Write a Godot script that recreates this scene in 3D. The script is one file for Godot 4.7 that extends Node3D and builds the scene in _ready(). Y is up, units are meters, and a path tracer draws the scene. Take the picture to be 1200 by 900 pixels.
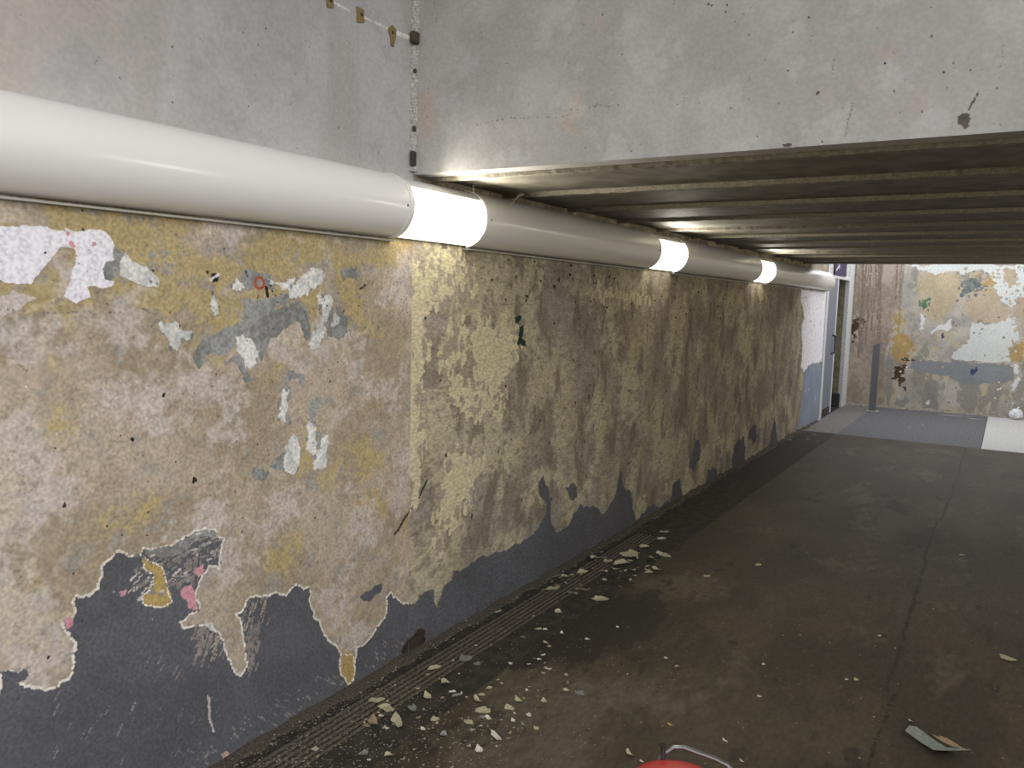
extends Node3D
# An old pedestrian underpass: peeling left wall with a lit trunking, low beam deck, daylight at both ends.
# Axes: the left wall is the plane x = 0, the passage runs towards -z, the floor is y = 0.

const WIDTH := 3.77          # wall to wall
const DECK_NEAR := -2.80
const DECK_FAR := -11.10
const SOFFIT := 2.16
const BACK := -14.40
const TRUNK_Y := 2.009
const TRUNK_R := 0.131

# outlines of paint layers on the left wall, pairs of (z, y) in metres
const WALL_SHAPES := {
	"DADO": [1.62, 0.4, 1.1, 0.46, 0.7, 0.36, 0.4, 0.5, 0, 0.47, -0.3, 0.62, -0.55, 0.47, -0.8, 0.4, -1, 0.36, -1.062, 0.606, -1.088, 0.61, -1.109, 0.568, -1.126, 0.551, -1.207, 0.512, -1.244, 0.522, -1.26, 0.557, -1.259, 0.589, -1.27, 0.616, -1.253, 0.645, -1.237, 0.678, -1.233, 0.695, -1.252, 0.698, -1.271, 0.715, -1.264, 0.745, -1.277, 0.762, -1.315, 0.75, -1.341, 0.762, -1.354, 0.827, -1.384, 0.842, -1.412, 0.861, -1.439, 0.835, -1.481, 0.829, -1.491, 0.848, -1.586, 0.829, -1.63, 0.841, -1.676, 0.858, -1.716, 0.858, -1.767, 0.822, -1.794, 0.8, -1.776, 0.751, -1.771, 0.704, -1.727, 0.723, -1.689, 0.675, -1.675, 0.632, -1.687, 0.581, -1.651, 0.581, -1.615, 0.567, -1.624, 0.541, -1.663, 0.536, -1.703, 0.525, -1.75, 0.491, -1.785, 0.442, -1.798, 0.387, -1.823, 0.328, -1.859, 0.285, -1.886, 0.319, -1.876, 0.38, -1.865, 0.441, -1.859, 0.49, -1.837, 0.522, -1.87, 0.524, -1.882, 0.552, -1.928, 0.562, -2.007, 0.544, -2.069, 0.515, -2.094, 0.534, -2.124, 0.542, -2.159, 0.514, -2.186, 0.513, -2.19, 0.453, -2.213, 0.377, -2.269, 0.288, -2.341, 0.215, -2.361, 0.175, -2.361, 0.09, -2.407, 0.024, -2.438, 0.033, -2.448, 0.078, -2.458, 0.168, -2.5, 0.164, -2.538, 0.176, -2.565, 0.197, -2.609, 0.228, -2.637, 0.238, -2.648, 0.273, -2.642, 0.322, -2.676, 0.342, -2.717, 0.302, -2.766, 0.259, -2.846, 0.233, -2.909, 0.27, -2.988, 0.263, -2.997, 0.193, -3.025, 0.159, -3.057, 0.238, -3.133, 0.262, -3.153, 0.308, -3.272, 0.292, -3.41, 0.318, -3.526, 0.301, -3.79, 0.281, -3.865, 0.296, -3.98, 0.319, -4.057, 0.377, -4.074, 0.45, -3.989, 0.518, -3.966, 0.573, -4.023, 0.628, -4.1, 0.522, -4.127, 0.429, -4.144, 0.316, -4.213, 0.243, -4.356, 0.246, -4.432, 0.316, -4.523, 0.357, -4.65, 0.302, -4.85, 0.218, -5.01, 0.267, -5.075, 0.326, -5.149, 0.458, -5.19, 0.341, -5.349, 0.26, -5.395, 0.111, -5.468, 0.018, -5.643, 0.07, -5.833, 0.077, -6.153, 0.031, -6.231, 0.178, -6.349, 0.193, -6.457, 0.005, -7.136, 0.003, -7.94, 0.001, -8.565, 0, -9.266, 0.042, -10.087, 0.028, -10.784, 0.034, -11.2, 0, 1.62, 0],
	"PAPER1": [-0.992, 1.798, -1.11, 1.798, -1.157, 1.8, -1.196, 1.805, -1.265, 1.799, -1.279, 1.798, -1.279, 1.81, -1.303, 1.8, -1.408, 1.797, -1.418, 1.78, -1.422, 1.768, -1.421, 1.727, -1.392, 1.718, -1.388, 1.676, -1.396, 1.669, -1.419, 1.667, -1.416, 1.655, -1.382, 1.644, -1.334, 1.648, -1.346, 1.619, -1.305, 1.6, -1.268, 1.618, -1.275, 1.637, -1.289, 1.673, -1.304, 1.709, -1.303, 1.751, -1.26, 1.751, -1.234, 1.715, -1.203, 1.677, -1.182, 1.649, -1.117, 1.652, -1.105, 1.66, -0.986, 1.669],
	"PAPER2": [-1.423, 1.776, -1.457, 1.751, -1.542, 1.697, -1.567, 1.669, -1.555, 1.651, -1.504, 1.657, -1.463, 1.671, -1.436, 1.683, -1.437, 1.727, -1.454, 1.748],
	"PAPER3": [-1.042, 1.611, -1.103, 1.616, -1.135, 1.637, -1.167, 1.624, -1.194, 1.615, -1.167, 1.601, -1.144, 1.579, -1.118, 1.572, -1.101, 1.559, -1.04, 1.564],
	"GREYP": [-1.422, 1.768, -1.454, 1.748, -1.437, 1.725, -1.431, 1.683, -1.409, 1.667, -1.388, 1.671, -1.392, 1.715, -1.421, 1.727],
	"G1": [-1.687, 1.413, -1.701, 1.467, -1.745, 1.494, -1.803, 1.523, -1.866, 1.539, -1.94, 1.556, -2.056, 1.592, -2.147, 1.617, -2.189, 1.567, -2.198, 1.512, -2.176, 1.465, -2.147, 1.535, -2.113, 1.536, -2.056, 1.506, -2.008, 1.483, -1.984, 1.441, -1.961, 1.4, -1.946, 1.428, -1.924, 1.468, -1.894, 1.48, -1.851, 1.47, -1.822, 1.443, -1.787, 1.427, -1.747, 1.44, -1.726, 1.413, -1.703, 1.39],
	"G2": [-1.801, 1.415, -1.847, 1.43, -1.886, 1.416, -1.9, 1.368, -1.911, 1.329, -1.885, 1.334, -1.867, 1.376, -1.85, 1.404, -1.811, 1.397],
	"G3": [-1.878, 1.606, -1.94, 1.615, -2.017, 1.628, -2.089, 1.635, -2.076, 1.598, -2.009, 1.574, -1.94, 1.556, -1.881, 1.551],
	"W1": [-1.561, 1.523, -1.615, 1.548, -1.645, 1.516, -1.677, 1.52, -1.67, 1.488, -1.638, 1.478, -1.619, 1.452, -1.595, 1.469, -1.584, 1.501],
	"W2": [-1.851, 1.493, -1.88, 1.501, -1.902, 1.486, -1.946, 1.431, -1.942, 1.401, -1.911, 1.379, -1.883, 1.416, -1.854, 1.441],
	"W3": [-2.081, 1.671, -2.147, 1.704, -2.19, 1.725, -2.251, 1.737, -2.274, 1.712, -2.233, 1.675, -2.172, 1.642, -2.139, 1.623, -2.089, 1.629],
	"W4": [-1.987, 1.693, -2.073, 1.683, -2.089, 1.696, -2.147, 1.717, -2.122, 1.685, -2.081, 1.659, -2.025, 1.673],
	"W5": [-2.233, 1.631, -2.287, 1.641, -2.315, 1.618, -2.287, 1.553, -2.269, 1.495, -2.242, 1.437, -2.206, 1.432, -2.18, 1.452, -2.198, 1.49, -2.233, 1.528, -2.26, 1.573],
	"G4": [-2.287, 1.592, -2.362, 1.579, -2.41, 1.545, -2.396, 1.498, -2.353, 1.466, -2.287, 1.481, -2.269, 1.534],
	"W6": [-2.324, 1.586, -2.352, 1.552, -2.334, 1.506, -2.306, 1.5, -2.315, 1.546],
	"W7": [-1.761, 1.666, -1.78, 1.614, -1.783, 1.574, -1.762, 1.558, -1.757, 1.619],
	"W8": [-1.833, 1.671, -1.882, 1.675, -1.886, 1.646, -1.839, 1.648],
	"G5": [-1.887, 1.718, -1.942, 1.715, -2.01, 1.706, -2.025, 1.658, -1.941, 1.668, -1.897, 1.65, -1.875, 1.678],
	"G6": [-2.352, 1.731, -2.419, 1.754, -2.479, 1.743, -2.449, 1.701, -2.371, 1.692],
	"G7": [-2.05, 1.302, -2.095, 1.302, -2.086, 1.249, -2.102, 1.158, -2.061, 1.176, -2.037, 1.198],
	"W9": [-2.058, 1.298, -2.091, 1.293, -2.078, 1.218, -2.069, 1.175, -2.033, 1.198, -2.05, 1.252],
	"G8": [-2.079, 1.35, -2.112, 1.36, -2.163, 1.344, -2.167, 1.299, -2.137, 1.324, -2.095, 1.33, -2.07, 1.307],
	"G9": [-2.197, 1.245, -2.242, 1.253, -2.26, 1.225, -2.215, 1.171, -2.219, 1.104, -2.184, 1.142, -2.188, 1.193],
	"W10": [-2.085, 1.116, -2.127, 1.11, -2.144, 1.069, -2.135, 0.999, -2.105, 0.971, -2.064, 0.991, -2.068, 1.054],
	"G10": [-1.995, 1.016, -2.044, 1.052, -2.069, 1.061, -2.06, 0.989, -2.027, 0.998],
	"G11": [-1.914, 1.029, -1.949, 1.027, -1.995, 1, -1.979, 0.975, -1.933, 0.983],
	"W11": [-2.26, 1.092, -2.287, 1.095, -2.278, 1.022, -2.287, 0.994, -2.26, 0.964, -2.205, 0.97, -2.219, 1.025, -2.251, 1.046],
	"G12": [-2.224, 1.117, -2.251, 1.107, -2.269, 1.091, -2.241, 1.048, -2.223, 1.057],
	"W12": [-2.184, 1.181, -2.224, 1.13, -2.228, 1.07, -2.205, 1.027, -2.17, 1.052, -2.179, 1.116],
	"OCH1": [-1.49, 0.821, -1.539, 0.781, -1.56, 0.758, -1.57, 0.693, -1.588, 0.645, -1.551, 0.637, -1.497, 0.66, -1.478, 0.694, -1.516, 0.709, -1.523, 0.757, -1.489, 0.786],
	"OCH2": [-2.361, 0.175, -2.437, 0.146, -2.448, 0.078, -2.438, 0.037, -2.407, 0.027, -2.371, 0.079],
	"PINK1": [-1.62, 0.678, -1.659, 0.683, -1.678, 0.631, -1.687, 0.593, -1.664, 0.589, -1.639, 0.632],
	"PINK2": [-1.235, 0.699, -1.26, 0.701, -1.264, 0.679, -1.239, 0.677],
	"PINK3": [-1.673, 0.732, -1.707, 0.74, -1.713, 0.715, -1.686, 0.699],
	"PINK4": [-1.402, 0.733, -1.43, 0.736, -1.424, 0.716, -1.408, 0.718],
	"WCHIP": [-1.71, 0.541, -1.737, 0.525, -1.757, 0.491, -1.736, 0.493, -1.709, 0.52],
	"BEIGE1": [-1.764, 0.037, -1.793, 0.035, -1.814, -0.008, -1.828, -0.047, -1.763, -0.02],
	"SCR1": [-1.649, 0.529, -1.703, 0.519, -1.709, 0.472, -1.728, 0.405, -1.748, 0.336, -1.706, 0.347, -1.674, 0.411, -1.655, 0.462],
	"SCR2": [-1.893, 0.271, -1.933, 0.294, -1.948, 0.223, -1.963, 0.164, -1.907, 0.143, -1.9, 0.217],
	"SCR3": [-1.728, 0.252, -1.767, 0.26, -1.781, 0.235, -1.746, 0.232],
	"DADO2": [-1.062, 0.616, -1.084, 0.616, -1.109, 0.592, -1.123, 0.603, -1.136, 0.581, -1.127, 0.568, -1.091, 0.575, -1.069, 0.579],
	"CHIPD": [-2.477, 0.388, -2.552, 0.395, -2.618, 0.394, -2.607, 0.363, -2.552, 0.35, -2.509, 0.356],
	"HOLEB": [-2.751, 0.023, -2.775, 0.067, -2.824, 0.085, -2.862, 0.101, -2.92, 0.085, -2.927, 0.032, -2.902, -0.009, -2.845, -0.021, -2.813, 0.024, -2.776, -0.003],
	"SCUFF": [-1.49, 0.846, -1.586, 0.827, -1.63, 0.838, -1.676, 0.856, -1.716, 0.855, -1.777, 0.814, -1.722, 0.83, -1.662, 0.816, -1.604, 0.797, -1.543, 0.805, -1.501, 0.821],
	"OCHBAND": [-2.776, 1.813, -2.696, 1.766, -2.459, 1.735, -1.942, 1.732, -1.805, 1.676, -1.804, 1.62, -2.056, 1.616, -1.762, 1.558, -1.682, 1.597, -1.574, 1.586, -1.38, 1.576, -1.233, 1.576, -1.187, 1.545, -1.145, 1.608, -1.103, 1.608],
	"PT1": [-6.713, 0.479, -6.836, 0.409, -6.836, 0.257, -6.693, 0.161, -6.572, 0.241, -6.641, 0.363],
	"PT2": [-7.113, 0.15, -7.377, 0.072, -7.491, -0.137, -7.026, -0.071],
	"PT3": [-7.892, 0.258, -8.25, 0.278, -8.334, 0.015, -8.13, -0.058, -7.844, 0.052],
	"PT4": [-8.428, 0.344, -8.656, 0.361, -8.757, 0.209, -8.6, 0.147, -8.421, 0.218],
	"PT5": [-9.462, 0.362, -9.589, 0.166, -9.808, -0.058, -9.25, -0.054, -9.356, 0.147],
	"PT6": [-4.305, 0.498, -4.372, 0.517, -4.455, 0.48, -4.472, 0.411, -4.379, 0.408],
	"GREEN1": [-3.675, 1.545, -3.709, 1.554, -3.746, 1.531, -3.711, 1.513, -3.676, 1.518],
	"GREEN2": [-3.712, 1.49, -3.765, 1.498, -3.759, 1.457, -3.742, 1.43, -3.788, 1.41, -3.808, 1.372, -3.762, 1.383, -3.699, 1.395, -3.715, 1.431],
	"CR1": [-2.776, 1.813, -2.889, 1.819, -2.98, 1.709, -3.035, 1.625, -2.957, 1.609, -2.908, 1.555, -2.884, 1.472, -2.912, 1.363, -2.864, 1.27, -2.878, 1.172, -2.843, 1.098, -2.907, 0.972, -2.873, 0.82, -2.814, 0.674, -2.789, 0.679],
	"CR2": [-2.954, 1.739, -3.167, 1.763, -3.283, 1.726, -3.256, 1.643, -3.075, 1.625, -2.956, 1.64],
	"CR3": [-2.865, 1.833, -3.028, 1.858, -3.137, 1.841, -3.251, 1.79, -3.098, 1.768, -2.953, 1.77],
	"CR4": [-3.105, 1.506, -3.21, 1.512, -3.22, 1.421, -3.152, 1.334, -3.043, 1.316, -3.094, 1.402],
	"CR5": [-3.32, 1.51, -3.556, 1.542, -3.679, 1.459, -3.653, 1.279, -3.575, 1.104, -3.412, 1.12, -3.331, 1.213, -3.296, 1.343],
	"CR6": [-3.054, 0.869, -3.23, 0.892, -3.36, 0.82, -3.319, 0.674, -3.203, 0.598, -3.065, 0.451, -2.984, 0.464, -3.006, 0.648, -3.057, 0.766],
	"CR7": [-3.098, 1.272, -3.255, 1.261, -3.426, 1.162, -3.574, 1.14, -3.527, 1.064, -3.276, 1.065, -3.115, 1.149],
	"CR8": [-4.661, 1.704, -5.512, 1.69, -5.441, 1.61, -4.729, 1.64],
	"WHITEP": [-10.469, 1.838, -12.044, 1.848, -12.399, 0.807, -11.605, 0.84, -11.165, 0.843, -10.927, 0.768, -10.703, 0.849, -10.724, 1.12, -10.596, 1.393, -10.72, 1.478, -10.457, 1.712],
	"BLUEP": [-10.927, 0.768, -11.165, 0.843, -11.605, 0.84, -12.395, 0.82, -12.306, -0.047, -11.253, 0.009, -10.733, 0.041, -10.864, 0.282],
}
# outlines on the far end wall, pairs of (x, y) in metres
const BACK_SHAPES := {
	"WH1": [0.73, 2.31, 2.34, 2.31, 2.39, 1.78, 2.24, 1.68, 2.08, 1.77, 2, 1.95, 1.92, 2.16, 1.8, 2.24, 1.69, 2.21, 1.55, 2.16, 1.36, 2.21, 1.22, 2.15],
	"WH2": [1.74, 1.43, 1.97, 1.41, 2.17, 1.49, 2.3, 1.52, 2.36, 1.3, 2.29, 1.06, 2.28, 0.85, 1.67, 0.83, 1.5, 0.86, 1.55, 0.97, 1.7, 1.11, 1.71, 1.29],
	"BEI1": [2.09, 2.26, 2.24, 2.24, 2.3, 2.09, 2.2, 1.98, 2.1, 2.08],
	"OCR1": [0.61, 1.13, 0.7, 1.22, 0.88, 1.15, 0.96, 1.04, 0.87, 0.9, 0.88, 0.76, 0.74, 0.73, 0.63, 0.89],
	"OCR2": [0.61, 1.52, 0.73, 1.55, 0.81, 1.42, 0.72, 1.33, 0.62, 1.38],
	"OCR3": [0.94, 2.04, 1.22, 2.18, 1.51, 2.16, 1.55, 1.89, 1.45, 1.65, 1.28, 1.41, 1.1, 1.51, 0.99, 1.75],
	"OCR4": [1.81, 2.05, 1.99, 1.93, 2.08, 1.72, 2.25, 1.6, 2.19, 1.47, 1.97, 1.43, 1.74, 1.48, 1.59, 1.66, 1.6, 1.84],
	"OCR5": [2.28, 1.8, 2.38, 1.83, 2.43, 1.17, 2.37, 1.42, 2.29, 1.6],
	"OCR6": [2.29, 1.06, 2.43, 1.22, 2.46, 0.86, 2.28, 0.85, 2.26, 0.93],
	"GRY1": [0.93, 0.82, 1.67, 0.81, 2.28, 0.84, 2.36, 0.75, 2.33, 0.57, 1.93, 0.49, 1.63, 0.49, 1.46, 0.58, 1.09, 0.61, 0.89, 0.65],
	"GRN": [1.01, 1.75, 1.07, 1.78, 1.09, 1.64, 1.04, 1.59],
	"TEAL": [1.54, 2.02, 1.69, 2.11, 1.88, 2, 1.87, 1.9, 1.69, 1.9, 1.56, 1.79],
	"YEL": [1.83, 2.05, 1.94, 2.11, 2.02, 2.03, 1.93, 1.98, 1.84, 1.98],
	"BLUE": [1.77, 0.71, 1.86, 0.77, 1.85, 0.67, 1.81, 0.61],
	"BLU2": [1.33, 1.22, 1.37, 1.25, 1.37, 1.17, 1.33, 1.17],
	"WS1": [1.17, 1.24, 1.24, 1.33, 1.37, 1.39, 1.46, 1.47, 1.47, 1.36, 1.38, 1.28, 1.26, 1.29, 1.19, 1.22],
	"WS2": [1, 1.56, 1.08, 1.46, 1.07, 1.29, 1.02, 1.32, 1.03, 1.43],
	"WS3": [2.33, 0.83, 2.4, 0.78, 2.41, 0.68, 2.34, 0.7],
	"WS4": [2.33, 0.49, 2.39, 0.6, 2.41, 0.65, 2.4, 0.52, 2.36, 0.42, 2.32, 0.41],
	"WS5": [1.18, 0.13, 1.24, 0.19, 1.25, 0.13, 1.19, 0.1],
	"WS6": [2.14, 0.42, 2.2, 0.47, 2.2, 0.43, 2.14, 0.4],
	"BRN1": [0.02, 1.42, 0.12, 1.48, 0.2, 1.42, 0.11, 1.28, 0.09, 1.11, 0.04, 1.11],
	"BRN2": [0.69, 0.67, 0.86, 0.76, 0.85, 0.54, 0.81, 0.34, 0.68, 0.47],
}
const FASCIA_SHAPES := {
	"PINKA": [0.633, 2.776, 0.857, 2.74, 0.867, 2.648, 0.857, 2.559, 0.902, 2.462, 0.94, 2.367, 0.917, 2.278, 0.87, 2.22, 0.762, 2.259, 0.685, 2.329, 0.7, 2.454, 0.658, 2.585],
	"PINKB": [0.03, 2.546, 0.112, 2.502, 0.14, 2.378, 0.116, 2.275, 0.044, 2.245],
	"CHIP1": [2.052, 2.216, 2.065, 2.223, 2.085, 2.218, 2.086, 2.184, 2.073, 2.178, 2.054, 2.194],
	"CHIP2": [1.544, 2.173, 1.572, 2.176, 1.578, 2.165, 1.551, 2.161],
}
const FASCIA_SPOTS := [0.873, 2.686, 0.0083, 1.271, 2.659, 0.0133, 1.283, 2.654, 0.0100, 1.337, 2.646, 0.0083, 1.332, 2.624, 0.0100, 1.366, 2.589, 0.0067, 1.417, 2.538, 0.0067, 1.607, 2.566, 0.0100, 1.648, 2.325, 0.0150, 1.842, 2.394, 0.0100, 1.967, 2.458, 0.0100, 2.03, 2.371, 0.0083, 2.007, 2.347, 0.0067, 1.955, 2.238, 0.0100, 1.367, 2.305, 0.0100, 0.821, 2.214, 0.0083, 1.009, 2.188, 0.0083, 1.011, 2.215, 0.0050, 1.085, 2.388, 0.0067, 1.177, 2.337, 0.0067, 0.505, 2.621, 0.0050, 0.957, 2.534, 0.0050, 0.288, 2.547, 0.0050, 1.476, 2.451, 0.0067, 1.55, 2.406, 0.0083, 1.673, 2.171, 0.0083, 2.164, 2.182, 0.0067, 2.076, 2.346, 0.0067, 1.528, 2.303, 0.0067, 1.559, 2.526, 0.0067, 1.464, 2.204, 0.0067, 1.875, 2.307, 0.0100, 1.901, 2.337, 0.0050]
const WALL_SPECKS := [-1.33, 1.807, 0.0091, -1.463, 1.193, 0.0152, -1.679, 1.027, 0.0212, -1.252, 1.034, 0.0152, -1.374, 0.944, 0.0076, -1.573, 1.318, 0.0136, -2.301, 1.305, 0.0106, -1.942, 1.108, 0.0076, -1.9, 1.077, 0.0061, -1.988, 1.082, 0.0045, -1.992, 1.063, 0.0045, -2.343, 1.379, 0.0061, -2.218, 0.78, 0.0091, -1.87, 0.809, 0.0091, -1.511, 0.958, 0.0076, -1.545, 1.702, 0.0091, -1.742, 1.704, 0.0121, -1.897, 1.71, 0.0091, -2.006, 1.667, 0.0091, -2.013, 1.649, 0.0091, -1.503, 0.886, 0.0076, -1.421, 0.906, 0.0061, -1.611, 1.1, 0.0061, -1.975, 1.327, 0.0061, -2.881, 1.035, 0.0121, -3.007, 0.893, 0.0061, -3.153, 1.054, 0.0061, -3.776, 1.108, 0.0061, -3.769, 1.076, 0.0061, -3.736, 1.717, 0.0061, -3.392, 1.432, 0.0045, -3.963, 1.476, 0.0045, -4.124, 1.468, 0.0045, -5.448, 1.108, 0.0076, -4.266, 0.752, 0.0061, -6.663, 0.516, 0.0091, -2.44, 1.453, 0.0036, -1.191, 0.609, 0.0091, -2.249, 0.067, 0.0061]
# larger paint flakes on the floor: x, z, long side, short side, colour
const FLAKES := [
	[0.33, -2.329, 0.117, 0.044, "c"],
	[0.248, -2.273, 0.083, 0.045, "t"],
	[0.216, -2.386, 0.042, 0.068, "c"],
	[0.15, -2.416, 0.043, 0.069, "c"],
	[0.236, -2.383, 0.063, 0.041, "c"],
	[0.309, -2.55, 0.058, 0.036, "c"],
	[0.292, -2.692, 0.074, 0.054, "c"],
	[0.225, -2.935, 0.078, 0.062, "g"],
	[0.307, -2.918, 0.039, 0.034, "g"],
	[0.175, -2.776, 0.046, 0.066, "c"],
	[0.497, -2.636, 0.064, 0.021, "c"],
	[0.559, -2.587, 0.056, 0.060, "c"],
	[0.636, -2.664, 0.056, 0.041, "c"],
	[0.63, -2.734, 0.064, 0.028, "c"],
	[0.612, -2.543, 0.048, 0.026, "w"],
	[0.559, -2.484, 0.048, 0.032, "c"],
	[0.701, -2.454, 0.087, 0.024, "w"],
	[0.705, -2.339, 0.045, 0.033, "w"],
	[0.448, -2.133, 0.045, 0.044, "c"],
	[0.434, -2.43, 0.041, 0.039, "c"],
	[0.313, -2.444, 0.063, 0.034, "g"],
	[0.399, -2.629, 0.029, 0.046, "g"],
	[0.365, -2.641, 0.018, 0.029, "w"],
	[0.48, -2.693, 0.025, 0.029, "c"],
	[0.474, -2.761, 0.022, 0.035, "c"],
	[0.72, -2.788, 0.046, 0.028, "c"],
	[0.758, -2.919, 0.037, 0.030, "c"],
	[0.813, -2.938, 0.051, 0.037, "g"],
	[0.419, -3.959, 0.084, 0.090, "c"],
	[0.415, -3.956, 0.047, 0.074, "c"],
	[0.086, -4.585, 0.096, 0.103, "c"],
	[0.175, -4.587, 0.063, 0.068, "c"],
	[0.247, -4.786, 0.141, 0.143, "c"],
	[0.261, -4.997, 0.067, 0.077, "c"],
	[0.273, -4.577, 0.073, 0.117, "c"],
	[0.441, -4.905, 0.088, 0.072, "c"],
	[0.394, -4.936, 0.066, 0.055, "w"],
	[0.475, -4.528, 0.062, 0.063, "c"],
	[0.496, -4.6, 0.073, 0.048, "c"],
	[0.237, -5.422, 0.048, 0.077, "c"],
	[0.279, -5.248, 0.047, 0.075, "w"],
	[0.151, -4.296, 0.061, 0.092, "c"],
	[0.093, -4.163, 0.069, 0.089, "c"],
	[0.12, -3.956, 0.057, 0.082, "c"],
	[0.025, -4.15, 0.080, 0.128, "g"],
	[0.315, -4.249, 0.045, 0.029, "c"],
	[0.322, -3.653, 0.053, 0.035, "c"],
	[0.318, -3.651, 0.018, 0.023, "w"],
	[0.344, -3.414, 0.025, 0.041, "c"],
	[0.46, -3.432, 0.042, 0.021, "w"],
	[0.374, -3.422, 0.025, 0.031, "w"],
	[0.04, -3.484, 0.044, 0.071, "c"],
	[0.596, -3.441, 0.029, 0.020, "w"],
	[0.661, -3.66, 0.017, 0.022, "w"],
	[1.065, -3.408, 0.024, 0.035, "c"],
	[0.788, -4.677, 0.041, 0.047, "c"],
	[0.995, -5.076, 0.044, 0.053, "c"],
	[1.225, -2.904, 0.035, 0.013, "y"],
	[1.174, -2.621, 0.052, 0.017, "c"],
	[1.226, -2.609, 0.019, 0.011, "w"],
	[1.437, -2.915, 0.034, 0.012, "w"],
	[1.528, -2.812, 0.027, 0.011, "w"],
	[0.515, -3.113, 0.020, 0.026, "w"],
	[0.498, -3.049, 0.012, 0.019, "w"],
	[0.991, -3.463, 0.020, 0.018, "w"],
	[0.699, -2.587, 0.027, 0.019, "w"],
	[0.746, -2.58, 0.041, 0.025, "g"],
	[0.797, -2.592, 0.034, 0.019, "c"],
	[0.726, -2.66, 0.035, 0.020, "w"],
	[0.446, -2.34, 0.034, 0.018, "w"],
	[0.535, -2.349, 0.040, 0.024, "g"],
	[0.248, -2.243, 0.031, 0.025, "t"],
	[0.206, -2.016, 0.030, 0.028, "c"],
	[0.365, -2.09, 0.039, 0.039, "g"],
	[2.107, -3.317, 0.245, 0.114, "G"],
	[2.158, -3.386, 0.121, 0.041, "t"],
	[2.347, -4.387, 0.084, 0.055, "c"],
	[1.777, -3.737, 0.025, 0.027, "c"],
	[2.016, -3.479, 0.031, 0.015, "w"],
	[1.737, -3.719, 0.016, 0.018, "w"],
	[1.796, -4.324, 0.019, 0.023, "w"],
	[2.082, -6.091, 0.038, 0.043, "c"],
	[1.392, -3.654, 0.020, 0.018, "w"],
	[1.454, -3.34, 0.019, 0.016, "w"],
	[0.451, -3.292, 0.041, 0.019, "c"],
	[0.237, -3.538, 0.013, 0.021, "w"],
]

var rng := RandomNumberGenerator.new()
var mats := {}
var taken := {}

# ------------------------------------------------------------------ naming
func numbered(called: String) -> String:
	var n: int = taken.get(called, 0)
	taken[called] = n + 1
	return called if n == 0 else "%s_%03d" % [called, n]

func thing(called: String, label: String, category: String, at := Vector3.ZERO, group := "") -> Node3D:
	var o := Node3D.new()
	o.name = numbered(called)
	add_child(o, true)
	o.position = at
	tag(o, label, category, group)
	return o

func tag(o: Node, label: String, category: String, group := "") -> void:
	o.set_meta("label", label)
	o.set_meta("category", category)
	if group:
		o.set_meta("group", group)

func setting(called: String, label := "", category := "") -> Node3D:
	var o := Node3D.new()
	o.name = called
	add_child(o, true)
	o.set_meta("kind", "structure")
	if label:
		o.set_meta("label", label)
	if category:
		o.set_meta("category", category)
	return o

func part(called: String, mesh: Mesh, m: Material, parent: Node, at := Vector3.ZERO) -> MeshInstance3D:
	var o := MeshInstance3D.new()
	o.name = called
	o.mesh = mesh
	o.material_override = m
	o.position = at
	o.cast_shadow = GeometryInstance3D.SHADOW_CASTING_SETTING_ON
	parent.add_child(o, true)
	return o

# ------------------------------------------------------------------ meshes
func tri(st: SurfaceTool, a: Vector3, b: Vector3, c: Vector3, out: Vector3) -> void:
	# one triangle whose front looks along out (front faces run clockwise)
	if (b - a).cross(c - a).dot(out) > 0.0:
		var t := b
		b = c
		c = t
	for v in [a, b, c]:
		st.add_vertex(v)

func quad(st: SurfaceTool, a: Vector3, b: Vector3, c: Vector3, d: Vector3, out: Vector3) -> void:
	tri(st, a, b, c, out)
	tri(st, a, c, d, out)

func begin() -> SurfaceTool:
	var st := SurfaceTool.new()
	st.begin(Mesh.PRIMITIVE_TRIANGLES)
	st.set_smooth_group(-1)
	return st

func done(st: SurfaceTool) -> ArrayMesh:
	st.generate_normals()
	return st.commit()

func box(x0: float, x1: float, y0: float, y1: float, z0: float, z1: float, bevel := 0.0) -> ArrayMesh:
	var st := begin()
	add_box(st, x0, x1, y0, y1, z0, z1, bevel)
	return done(st)

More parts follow.
